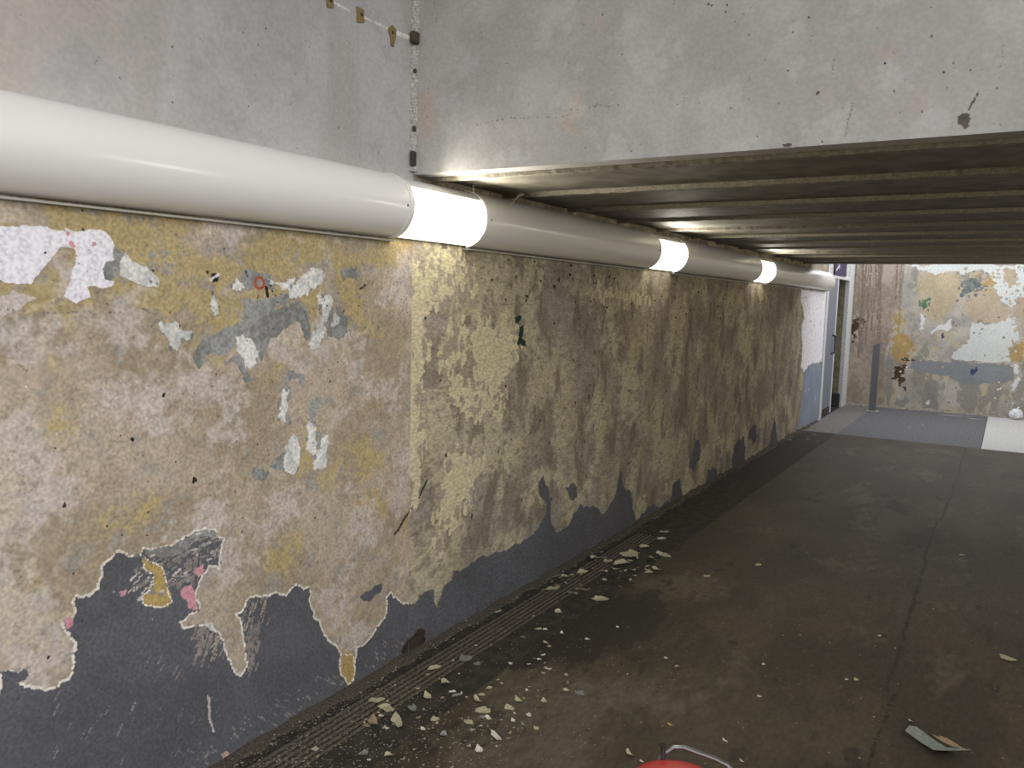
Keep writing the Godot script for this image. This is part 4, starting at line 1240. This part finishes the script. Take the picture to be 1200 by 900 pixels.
func build_trunking() -> void:
	var white := plain(Color8(247, 244, 239), 0.2)
	white.metallic_specular = 0.5
	mats.enamel = white
	var rail := plain(Color8(170, 168, 160), 0.4, 0.3)
	var dark := plain(Color8(40, 38, 36), 0.7)
	var shade := plain(Color8(226, 226, 222), 0.35)
	var glow := plain(Color8(255, 252, 244), 0.4)
	glow.emission_enabled = true
	glow.emission = Color(1.0, 0.97, 0.90)
	glow.emission_energy_multiplier = 2.0
	var sides := [[0.0, 1.0, [[0.07, -0.46], [-2.65, -3.18], [-5.40, -5.93], [-8.10, -8.63]], "left wall", 0.27], [WIDTH, -1.0, [[-3.70, -4.23], [-6.40, -6.93], [-9.08, -9.61]], "right wall", 0.16]]
	var where := ["behind the viewer on the left wall", "nearest glowing lamp, at the corner of the bridge edge", "middle one of the three glowing lamps", "farthest glowing lamp near the door"]
	var cover_words := ["beside the viewer, beyond the photo's left edge", "on the left wall, left of the nearest glowing lamp", "between the nearest and the middle lamp", "between the middle and the farthest lamp", "from the farthest lamp to the door"]
	for s in sides:
		var x0: float = s[0]
		var sg: float = s[1]
		var lamps: Array = s[2]
		var cuts := [8.9 if sg > 0.0 else DECK_NEAR - 0.05]
		for l in lamps:
			cuts.append(l[0])
			cuts.append(l[1])
		cuts.append(-11.98)
		var left := sg > 0.0
		for k in range(0, cuts.size(), 2):
			var za: float = cuts[k]
			var zb: float = cuts[k + 1]
			var label: String = "white trunking cover " + cover_words[k / 2] if left else "white half-round trunking cover on the opposite wall, section %s" % ["nearest the viewer", "second along", "third along", "last before the far court"][k / 2]
			var t := thing("trunking_cover", label, "trunking", Vector3(x0, trunk_y(za), za), "trunking covers on the walls")
			t.scale = Vector3(sg, 1, 1)
			var dy := trunk_y(zb) - trunk_y(za)
			part("cover", sweep_z(ring(TRUNK_R - 0.004, TRUNK_R, -84, 90, 28), -0.032, zb - za + 0.032, 0.0, dy), white, t)
			part("bottom_rail", sweep_z(PackedVector2Array([Vector2(0, -0.143), Vector2(0.03, -0.143), Vector2(0.03, -0.137), Vector2(0, -0.137)]), 0.0, zb - za, 0.0, dy, false), rail, t)
			part("back_plate", sweep_z(PackedVector2Array([Vector2(0.001, -0.128), Vector2(0.006, -0.128), Vector2(0.006, 0.128), Vector2(0.001, 0.128)]), 0.0, zb - za, 0.0, dy, false), dark, t)
			for e in [0, 1]:
				var ze := -0.002 if e == 0 else zb - za + 0.03
				part("end_collar", sweep_z(ring(TRUNK_R - 0.004, TRUNK_R + 0.0025, -84, 90, 28), ze, ze - 0.028, dy * e, dy * e), white, t)
				var st := begin()
				var sx := TRUNK_R + 0.001
				add_box(st, sx - 0.003, sx + 0.003, -0.008 + dy * e, -0.001 + dy * e, ze - 0.042 if e == 0 else ze + 0.014, ze - 0.036 if e == 0 else ze + 0.020, 0.001)
				part("screw", done(st), dark, t)
		for k in lamps.size():
			var za: float = lamps[k][0]
			var zb: float = lamps[k][1]
			var label: String = "wall lamp, " + where[k] if left else "white half-round wall lamp on the opposite wall, %s" % ["nearest the viewer", "second along", "third along"][k]
			var t := thing("wall_lamp", label, "lamp", Vector3(x0, trunk_y(za), za), "lamps set in the trunking")
			t.scale = Vector3(sg, 1, 1)
			var dy := trunk_y(zb) - trunk_y(za)
			part("diffuser", sweep_z(ring(TRUNK_R - 0.012, TRUNK_R - 0.006, -80, 40, 24), 0.0, zb - za, 0.0, dy), glow, t)
			part("top_shade", sweep_z(ring(TRUNK_R - 0.012, TRUNK_R - 0.006, 40.5, 90, 10), 0.0, zb - za, 0.0, dy), shade, t)
			part("bottom_lip", sweep_z(ring(TRUNK_R - 0.012, TRUNK_R - 0.006, -90, -80.5, 4), 0.0, zb - za, 0.0, dy), shade, t)
			for e in [[-0.002, 0.0], [zb - za + 0.03, dy]]:
				part("end_cap", sweep_z(ring(0.02, TRUNK_R - 0.006, -90, 90, 20), e[0], e[0] - 0.006, e[1], e[1]), shade, t)
			var a := AreaLight3D.new()
			a.name = "lamp_light"
			a.area_size = Vector2(0.5, 0.17)
			a.area_normalize_energy = true
			a.light_energy = s[4]
			a.light_color = Color(1.0, 0.975, 0.92)
			a.area_range = 30.0
			a.shadow_enabled = true
			t.add_child(a, true)
			a.position = Vector3(TRUNK_R + 0.012, dy * 0.5, (zb - za) * 0.5)
			a.global_basis = Basis(Vector3.UP, -PI / 2 * sg)

func build_door_end() -> void:
	# the wall carries on past the trunking with a doorway and a pale corner
	var wall := setting("wall_end", "pale painted wall piece around the doorway at the far end", "wall")
	var pale := mottled(Color8(214, 214, 210), Color8(186, 184, 178), 0.04, 1.4, 0.8, 81)
	var olive := mottled(Color8(150, 146, 120), Color8(126, 122, 100), 0.03, 1.0, 0.9, 82)
	part("corner_pier", box(-0.05, 0.0, -0.1, 2.6, BACK, -13.87), pale, wall)
	part("lintel", box(-0.3, 0.0, 2.06, 2.6, -13.86, -12.2), pale, wall)
	part("upper_panel", box(-0.3, 0.0, 2.2, 2.6, -12.2, DECK_FAR), pale, wall)
	# lobby behind the doorway
	part("lobby_wall", box(-1.6, -0.05, -0.1, 2.3, -14.1, -13.86), olive, wall)
	part("lobby_wall", box(-1.8, -1.6, -0.1, 2.3, -14.1, -11.9), olive, wall)
	part("lobby_wall", box(-1.6, -0.3, -0.1, 2.3, -12.2, -11.9), olive, wall)
	part("lobby_ceiling", box(-1.8, -0.3, 2.3, 2.45, -14.1, -11.9), pale, wall)
	part("lobby_floor", box(-1.6, 0.0, -0.15, 0.0, -13.86, -12.2), mats.strip, wall)
	part("lobby_skirting", box(-1.58, -0.02, 0.0, 0.22, -13.86, -13.84), plain(Color8(66, 66, 70), 0.7), wall)
	var trim := setting("trim_1", "white painted door surround", "trim")
	var w := mottled(Color8(226, 228, 230), Color8(204, 204, 204), 0.05, 2.0, 0.6, 83)
	part("jamb", box(-0.1, 0.016, 0.0, 2.30, -12.20, -12.06, 0.004), w, trim)
	part("jamb", box(-0.05, 0.016, 0.0, 2.30, -14.2, -13.86, 0.004), w, trim)
	part("head", box(-0.08, 0.014, 2.03, 2.075, -13.86, -12.20, 0.004), w, trim)
	var door := setting("door_1", "grey steel door leaf at the far end, standing open beside the lobby", "door")
	var dg := plain(Color8(128, 132, 146), 0.5)
	part("leaf", box(-0.04, 0.006, 0.02, 2.03, -12.88, -12.24, 0.004), dg, door)
	part("leaf_edge", box(-0.04, 0.010, 0.02, 2.03, -12.96, -12.882, 0.003), plain(Color8(214, 216, 220), 0.45), door)
	part("frame_stile", box(-0.05, 0.003, 0.0, 2.05, -12.238, -12.203, 0.003), plain(Color8(62, 62, 72), 0.6), door)
	part("kick_vent", box(0.004, 0.012, 0.03, 0.13, -12.82, -12.30, 0.003), plain(Color8(52, 50, 54), 0.6), door)
	part("handle", tube([Vector3(0.0, 0.92, -12.74), Vector3(0.05, 0.94, -12.74), Vector3(0.05, 1.18, -12.74), Vector3(0.0, 1.20, -12.74)], 0.018), plain(Color8(34, 34, 38), 0.4), door)
	# sign over the doorway
	var s := thing("stairs_sign", "small dark purple stairs sign with white arrow above the doorway", "sign", Vector3(0.012, 2.07, -12.82))
	part("plate", box(0.0, 0.012, 0.01, 0.30, -0.62, 0.32, 0.003), plain(Color8(50, 42, 84), 0.5), s)
	var ink := plain(Color8(222, 220, 232), 0.6)
	var st := begin()
	# arrow pointing up and to the right
	var seg := func(a: Vector2, b: Vector2, r: float) -> void:
		var d := (b - a).normalized()
		var n := Vector2(-d.y, d.x) * r
		var q := [a + n, b + n, b - n, a - n]
		quad(st, Vector3(0.014, q[0].y, q[0].x), Vector3(0.014, q[1].y, q[1].x), Vector3(0.014, q[2].y, q[2].x), Vector3(0.014, q[3].y, q[3].x), Vector3.RIGHT)
	seg.call(Vector2(0.26, 0.07), Vector2(-0.04, 0.17), 0.016)
	seg.call(Vector2(-0.03, 0.18), Vector2(0.0, 0.10), 0.016)
	seg.call(Vector2(-0.06, 0.172), Vector2(0.12, 0.178), 0.014)
	part("arrow", done(st), ink, s)
	st = begin()
	for k in 4:
		var zz := -0.14 - 0.11 * k
		seg.call(Vector2(zz, 0.03 + 0.04 * k), Vector2(zz - 0.11, 0.03 + 0.04 * k), 0.012)
		seg.call(Vector2(zz - 0.11, 0.03 + 0.04 * k), Vector2(zz - 0.11, 0.07 + 0.04 * k), 0.012)
	part("steps_mark", done(st), plain(Color8(170, 166, 196), 0.6), s)
	# grey post by the end wall
	var p := thing("grey_post", "flat grey post with a slanted top standing by the far end wall", "post", Vector3(0.50, 0.0, -13.68))
	var pm := plain(Color8(118, 118, 122), 0.7)
	var prof := PackedVector2Array([Vector2(-0.05, 0.0), Vector2(0.05, 0.0), Vector2(0.05, 1.08), Vector2(-0.05, 1.035)])
	part("upright", sweep_z(prof, 0.03, -0.03, 0, 0, false), pm, p)
	part("base_plate", box(-0.09, 0.09, 0.0, 0.012, -0.07, 0.07, 0.003), mottled(Color8(190, 188, 184), Color8(150, 148, 144), 0.05, 4.0, 0.8, 84), p)
	# rubbish at the foot of the end wall
	var bag := thing("white_bag", "crumpled white bag at the foot of the far end wall", "bag", Vector3(2.42, 0.0, -14.22))
	st = SurfaceTool.new()
	st.begin(Mesh.PRIMITIVE_TRIANGLES)
	st.set_smooth_group(-1)
	var grid := []
	for i in 9:
		var row := []
		for j in 14:
			var la := PI * (i / 8.0) - PI / 2
			var lo := TAU * j / 14.0
			var k := 0.8 + 0.35 * rng.randf()
			row.append(Vector3(cos(la) * cos(lo) * 0.09 * k, 0.08 + sin(la) * (0.08 if i < 3 else 0.085 * k), cos(la) * sin(lo) * 0.07 * k))
		grid.append(row)
	for i in 8:
		for j in 14:
			var jj := (j + 1) % 14
			quad(st, grid[i][j], grid[i][jj], grid[i + 1][jj], grid[i + 1][j], grid[i][j] + grid[i + 1][jj] - Vector3(0, 0.16, 0))
	part("body", done(st), plain(Color8(236, 238, 242), 0.5), bag)
	part("knot", tube([Vector3(0, 0.14, 0), Vector3(0.01, 0.175, 0.005), Vector3(0.03, 0.195, 0)], 0.012, 7), plain(Color8(236, 238, 242), 0.5), bag)

func build_drain() -> void:
	var t := thing("drain_grate", "long slotted metal drain grate set in the floor beside the left wall", "drain grate", Vector3(0.0, 0.0, 0.0))
	var m := mottled(Color8(108, 99, 85), Color8(68, 62, 52), 0.06, 3.0, 0.75, 91)
	m.metallic = 0.15
	var x := 0.088
	for k in 6:
		part("bar", box(x, x + 0.0155, -0.03, -0.001, -5.29, 8.9, 0.003), m, t)
		x += 0.0285
	for k in 12:
		var z := 5.4 - k * 0.92
		part("cross_bar", box(0.084, 0.253, -0.034, -0.012, z - 0.008, z + 0.008, 0.002), m, t)

func build_wall_fittings() -> void:
	# strip of old white sealant in the corner between the wall and the bridge edge
	var t := thing("corner_sealant", "flaking white strip of sealant running up the corner beside the bridge edge", "sealant", Vector3(0, 2.17, DECK_NEAR))
	var st := SurfaceTool.new()
	st.begin(Mesh.PRIMITIVE_TRIANGLES)
	st.set_smooth_group(-1)
	var prev := []
	for k in 121:
		var y := 1.5 * k / 120.0
		var row := []
		for j in 6:
			var a := PI / 2 * j / 5.0
			var r := 0.022 * rng.randf_range(0.8, 1.2)
			if (y > 0.52 and y < 0.575):
				r *= 0.5
			row.append(Vector3(cos(a) * r, y, sin(a) * r * 1.2))
		if k:
			for j in 5:
				quad(st, prev[j], prev[j + 1], row[j + 1], row[j], Vector3(1, 0, 1))
		prev = row
	part("bead", done(st), mottled(Color8(206, 203, 197), Color8(146, 141, 134), 0.05, 5.0, 0.9, 95), t)
	var rust := mottled(Color8(96, 84, 66), Color8(58, 50, 40), 0.08, 6.0, 0.95, 96)
	part("bare_block", box(0.001, 0.030, 0.525, 0.572, 0.001, 0.04, 0.006), rust, t)
	part("rust_hole", box(0.008, 0.024, 0.405, 0.424, 0.008, 0.024, 0.005), rust, t)
	part("rust_hole", box(0.008, 0.024, 0.165, 0.19, 0.008, 0.024, 0.005), rust, t)
	part("dark_stain", box(0.004, 0.024, 0.02, 0.085, 0.004, 0.034, 0.006), plain(Color8(66, 58, 58), 0.95), t)
	# pads left from cable clips
	var tan_ := mottled(Color8(150, 132, 92), Color8(118, 104, 72), 0.08, 6.0, 0.95, 97)
	var words := ["tan clip pad at the top edge of the photo, farthest from the corner", "tan clip pad in the middle of the white paint line", "tan drip-shaped clip pad nearest to the corner strip"]
	var zs := [-2.295, -2.462, -2.648]
	for i in 3:
		var p := thing("clip_pad", words[i], "clip pad", Vector3(0.0, 2.715 if i < 2 else 2.700, zs[i]), "old cable clip pads on the grey wall")
		var shape_ = [PackedVector2Array([Vector2(-0.02, 0.022), Vector2(0.016, 0.026), Vector2(0.02, -0.016), Vector2(-0.014, -0.024)]), PackedVector2Array([Vector2(-0.024, 0.028), Vector2(0.016, 0.026), Vector2(0.02, -0.02), Vector2(-0.02, -0.03)]), PackedVector2Array([Vector2(-0.024, 0.012), Vector2(0.002, 0.034), Vector2(0.026, 0.02), Vector2(0.022, -0.014), Vector2(0.01, -0.05), Vector2(-0.006, -0.048), Vector2(-0.008, -0.02)])][i]
		var prof: PackedVector2Array = shape_
		var body := begin()
		var idx := Geometry2D.triangulate_polygon(prof)
		for k in range(0, idx.size(), 3):
			tri(body, Vector3(0.006, prof[idx[k]].y, -prof[idx[k]].x), Vector3(0.006, prof[idx[k + 1]].y, -prof[idx[k + 1]].x), Vector3(0.006, prof[idx[k + 2]].y, -prof[idx[k + 2]].x), Vector3.RIGHT)
		var mid := Vector2.ZERO
		for v in prof:
			mid += v / prof.size()
		for k in prof.size():
			var a := prof[k]
			var b := prof[(k + 1) % prof.size()]
			var o := (a + b) * 0.5 - mid
			quad(body, Vector3(0.006, a.y, -a.x), Vector3(0.006, b.y, -b.x), Vector3(0.0, b.y, -b.x), Vector3(0.0, a.y, -a.x), Vector3(0, o.y, -o.x))
		part("pad", done(body), tan_, p)
		part("screw_hole", box(0.004, 0.0075, -0.002, 0.010, -0.008, 0.002, 0.001), plain(Color8(44, 36, 30), 0.9), p)
	# stray cobweb threads catching the lamp light
	var web := plain(Color8(230, 226, 210), 0.6)
	var c1 := thing("cobweb", "few cobweb threads hanging beside the nearest lamp", "cobweb", Vector3(0.14, 2.12, -3.2))
	part("thread", tube([Vector3(0, -0.02, 0.14), Vector3(0.002, 0.02, 0.15)], 0.0007, 5), web, c1)
	part("thread", tube([Vector3(0.02, -0.05, -0.12), Vector3(0.03, 0.0, -0.18), Vector3(0.06, 0.02, -0.19)], 0.0007, 5), web, c1)
	part("thread", tube([Vector3(0.03, 0.0, -0.18), Vector3(0.04, 0.03, -0.20)], 0.0007, 5), web, c1)
	var c2 := thing("cobweb", "few cobweb threads hanging beside the middle lamp", "cobweb", Vector3(0.13, 2.03, -5.98))
	part("thread", tube([Vector3(0.012, -0.03, -0.03), Vector3(0.03, 0.05, -0.1)], 0.0008, 5), web, c2)
	part("thread", tube([Vector3(0.012, -0.03, -0.05), Vector3(0.03, 0.02, -0.12)], 0.0008, 5), web, c2)
	part("thread", tube([Vector3(0.0, 0.06, 0.05), Vector3(0.01, 0.1, 0.02)], 0.0008, 5), web, c2)

func build_red_machine() -> void:
	var t := thing("red_work_lamp", "red domed tool housing with a bent metal carrying handle at the bottom edge", "tool", Vector3(1.53, 0.0, -2.10))
	var red := plain(Color8(186, 58, 52), 0.45)
	part("housing", lathe([Vector2(0.0, 0.03), Vector2(0.15, 0.03), Vector2(0.155, 0.05), Vector2(0.155, 0.24), Vector2(0.150, 0.262), Vector2(0.132, 0.285), Vector2(0.10, 0.298), Vector2(0.05, 0.304), Vector2(0.0, 0.305)], 40), red, t)
	part("foot_ring", lathe([Vector2(0.0, 0.0), Vector2(0.158, 0.0), Vector2(0.162, 0.012), Vector2(0.158, 0.034), Vector2(0.0, 0.034)], 40), plain(Color8(34, 32, 32), 0.6), t)
	var steel := plain(Color8(150, 150, 152), 0.3, 0.8)
	part("handle", tube([Vector3(-0.105, 0.20, -0.125), Vector3(-0.10, 0.27, -0.130), Vector3(-0.065, 0.305, -0.15), Vector3(-0.035, 0.312, -0.155), Vector3(0.0, 0.31, -0.155), Vector3(0.06, 0.308, -0.155), Vector3(0.10, 0.302, -0.152), Vector3(0.125, 0.28, -0.145), Vector3(0.135, 0.20, -0.13)], 0.0075, 12), steel, t)
	part("switch_stalk", tube([Vector3(-0.078, 0.27, -0.098), Vector3(-0.083, 0.30, -0.108), Vector3(-0.086, 0.325, -0.112)], 0.007, 10), plain(Color8(40, 38, 36), 0.5), t)
	part("switch_cap", lathe([Vector2(0.0, 0.0), Vector2(0.010, 0.0), Vector2(0.011, 0.003), Vector2(0.009, 0.006), Vector2(0.0, 0.007)], 14), plain(Color8(30, 28, 28), 0.5), t, Vector3(-0.086, 0.322, -0.112))

func flake_mesh(seed_: int, curl: float) -> ArrayMesh:
	# a torn chip of paint, one unit across, bent a little, with real edges
	var r := RandomNumberGenerator.new()
	r.seed = seed_
	var n := 10
	var rim := []
	for k in n:
		var a := TAU * (k + r.randf_range(-0.3, 0.3)) / n
		var d := 0.5 * (r.randf_range(0.45, 1.0))
		rim.append(Vector2(cos(a) * d, sin(a) * d))
	var lift := func(p: Vector2) -> float:
		return curl * (p.x * p.x * 1.4 + p.y * 0.25 * p.x + 0.12 * p.y)
	var low := 1e9
	for p in rim:
		low = minf(low, lift.call(p))
	low = minf(low, 0.0)
	var st := begin()
	var th := 0.0016
	var up := func(p: Vector2, h: float) -> Vector3:
		return Vector3(p.x, lift.call(p) - low + h, p.y)
	for k in n:
		var a: Vector2 = rim[k]
		var b: Vector2 = rim[(k + 1) % n]
		var am := a * 0.5
		var bm := b * 0.5
		for s in 2:
			var h: float = th if s else 0.0
			var o := Vector3.UP if s else Vector3.DOWN
			tri(st, up.call(Vector2.ZERO, h), up.call(am, h), up.call(bm, h), o)
			quad(st, up.call(am, h), up.call(a, h), up.call(b, h), up.call(bm, h), o)
		quad(st, up.call(a, 0.0), up.call(b, 0.0), up.call(b, th), up.call(a, th), Vector3(a.x + b.x, 0, a.y + b.y))
	return done(st)

func build_flakes() -> void:
	var cols := {"c": mottled(Color8(196, 187, 156), Color8(168, 159, 132), 0.05, 5.0, 0.85, 101), "g": mottled(Color8(142, 144, 140), Color8(112, 114, 110), 0.05, 5.0, 0.85, 102), "w": mottled(Color8(222, 218, 204), Color8(196, 190, 174), 0.05, 5.0, 0.85, 103), "t": mottled(Color8(168, 146, 112), Color8(138, 120, 92), 0.05, 5.0, 0.85, 104), "G": mottled(Color8(140, 146, 136), Color8(118, 124, 116), 0.04, 5.0, 0.8, 105), "d": mottled(Color8(66, 57, 47), Color8(42, 36, 30), 0.05, 5.0, 0.9, 107), "y": mottled(Color8(204, 176, 92), Color8(180, 150, 70), 0.05, 5.0, 0.8, 106)}
	var words := {"c": "cream", "g": "grey", "w": "white", "t": "tan", "G": "grey-green", "y": "yellow", "d": "dark brown"}
	var shapes := []
	for k in 12:
		shapes.append(flake_mesh(300 + k, [0.05, 0.12, 0.2, 0.02][k % 4]))
	var r := RandomNumberGenerator.new()
	r.seed = 77
	var own := {
		0: "largest cream paint flake by the drain, long and torn", 1: "tan paint flake left of the largest cream one by the drain", 6: "rounded cream paint flake right of the drain, above the largest one", 7: "grey paint flake touching the edge of the drain",
		16: "long white paint flake lying alone near the bottom of the photo", 28: "cream paint flake lying on the edge of the dark strip", 32: "broad cream paint flake in the middle of the dark heap", 51: "upright beige chunk leaning at the foot of the wall behind the drain",
		58: "small yellow scrap lying above the red tool", 77: "large grey-green paint flake alone at the bottom right of the floor", 78: "tan sliver behind the large grey-green flake at the bottom right", 79: "cream paint flake at the right edge of the photo"}
	var zone := func(x: float, z: float) -> String:
		if z < -11.2:
			return "on the dark asphalt before the end wall"
		if z < -8.0:
			return "by the wall near the doorway"
		if x < 0.09:
			return "at the foot of the wall behind the drain"
		if z < -5.2:
			return "far back on the open floor"
		if z < -3.9 and x < 0.6:
			return "in the dark heap over the drain" if x < 0.26 else "in the dark heap right of the drain"
		if x < 0.26:
			return "on the drain bars, near end" if z > -2.6 else "on the drain bars, middle stretch"
		if x < 0.44:
			return "on the dark strip beside the drain, near end" if z > -2.6 else "on the dark strip beside the drain, middle"
		if x < 0.8:
			return "on the dusty slab near the drain, front" if z > -2.7 else "on the slab near the drain, farther back"
		if x < 1.3:
			return "left of the red tool"
		if x < 1.85:
			return "on the open floor behind the red tool"
		return "right of the floor joint"
	var size_word := func(a: float, b: float) -> String:
		return ("tiny " if a < 0.014 else "small " if a < 0.03 else "medium " if a < 0.055 else "large ") + ("slivered " if b < a * 0.4 else "")
	var place := func(i: int, x: float, z: float, a: float, b: float, c: String, label: String, group: String, turn: float) -> void:
		var o := MeshInstance3D.new()
		o.name = numbered("paint_flake")
		o.mesh = shapes[i % shapes.size()]
		o.material_override = cols[c]
		add_child(o, true)
		o.transform = Transform3D(Basis(Vector3.UP, turn) * Basis.from_scale(Vector3(a * 1.25, minf(1.0, a * 6.0), b * 1.25)), Vector3(x, 0.0002, z))
		if x < 0.44 and z > -10.95:
			o.position.y = -0.0005
		tag(o, label, "paint flake", group)
	for i in FLAKES.size():
		var f: Array = FLAKES[i]
		var c: String = f[4]
		var label: String = own.get(i, "")
		var group := ""
		if label == "":
			var zn: String = zone.call(f[0], f[1])
			label = "%s%s paint flake %s" % [size_word.call(f[2], f[3]), words[c], zn]
			group = "%s paint flakes %s" % [words[c], zn]
		# the long side lies across the view from the camera's standpoint, as the flakes do
		place.call(i, f[0], f[1], f[2], f[3], c, label, group, -0.55 + r.randf_range(-0.25, 0.25))
	var spots := [[110, 0.10, 0.75, -1.75, -3.3], [66, 0.06, 0.45, -3.9, -4.9], [22, 0.05, 0.42, -10.0, -11.6], [20, 0.5, 1.9, -11.3, -14.0], [34, 0.6, 2.4, -2.5, -5.0]]
	var n := 0
	for s in spots:
		for k in s[0]:
			var x := r.randf_range(s[1], s[2])
			var z := r.randf_range(s[3], s[4])
			var c: String = ["c", "w", "g", "c", "t"][r.randi() % 5] if s[0] != 66 else ["c", "d", "g", "d", "t"][r.randi() % 5]
			var a := r.randf_range(0.008, 0.026) * (1.7 if z < -9.0 else 1.0) * (0.6 if s[0] == 34 else 1.8 if s[0] == 66 else 1.0)
			var zn: String = zone.call(x, z)
			var b := a * r.randf_range(0.3, 0.9)
			place.call(n, x, z, a, b, c, "%s%s paint flake %s" % [size_word.call(a, b), words[c], zn], "%s paint flakes %s" % [words[c], zn], r.randf() * TAU)
			n += 1
	# long pale shards by the end wall
	for e in [[1.62, -14.05, 0.42, 0.05, 0.16, "long white shard lying along the far end wall"], [1.9, -13.85, 0.2, 0.05, -0.1, "short white shard beside the long one at the far end wall"]]:
		place.call(3, e[0], e[1], e[2], e[3], "w", e[5], "", e[4])
	# grit too small to count
	var mm := MultiMesh.new()
	mm.transform_format = MultiMesh.TRANSFORM_3D
	mm.use_colors = true
	mm.mesh = flake_mesh(512, 0.1)
	mm.instance_count = 7000
	for k in mm.instance_count:
		var z := -1.3 - 4.2 * pow(r.randf(), 1.5)
		var x := 0.02 + 1.1 * pow(r.randf(), 1.7) * (1.0 if z > -3.5 else 0.45)
		if k > 3300 and k < 3600:
			x = r.randf_range(0.5, 3.5)
			z = r.randf_range(-2.0, -9.0)
		elif k > 2900 and k < 3300:
			x = r.randf_range(0.02, 0.43)
			z = r.randf_range(-9.5, -12.0)
		var s := r.randf_range(0.003, 0.010)
		var y := 0.0003
		if k >= 6000:
			x = r.randf_range(0.005, 0.07)
			z = r.randf_range(-1.2, -11.5)
			y = 0.004 + 0.02 * (1.0 - x / 0.07) * r.randf()
			s = r.randf_range(0.006, 0.018)
		elif k >= 3600:
			x = 0.05 + 0.75 * pow(r.randf(), 1.3)
			z = r.randf_range(-1.2, -2.6)
			s = r.randf_range(0.004, 0.016) if k % 4 == 0 else s
		mm.set_instance_transform(k, Transform3D(Basis(Vector3.UP, r.randf() * TAU) * Basis.from_scale(Vector3(s, 0.05, s * r.randf_range(0.5, 1.0))), Vector3(x, y, z)))
		var g := r.randf_range(0.12, 0.5)
		mm.set_instance_color(k, Color(g, g * 0.92, g * 0.76))
	var gm := plain(Color.WHITE, 0.9)
	gm.vertex_color_use_as_albedo = true
	var grit := MultiMeshInstance3D.new()
	grit.name = "paint_grit"
	grit.multimesh = mm
	grit.material_override = gm
	add_child(grit, true)
	grit.set_meta("kind", "stuff")
	tag(grit, "fine pale grit and paint crumbs strewn along the wall and drain", "grit")
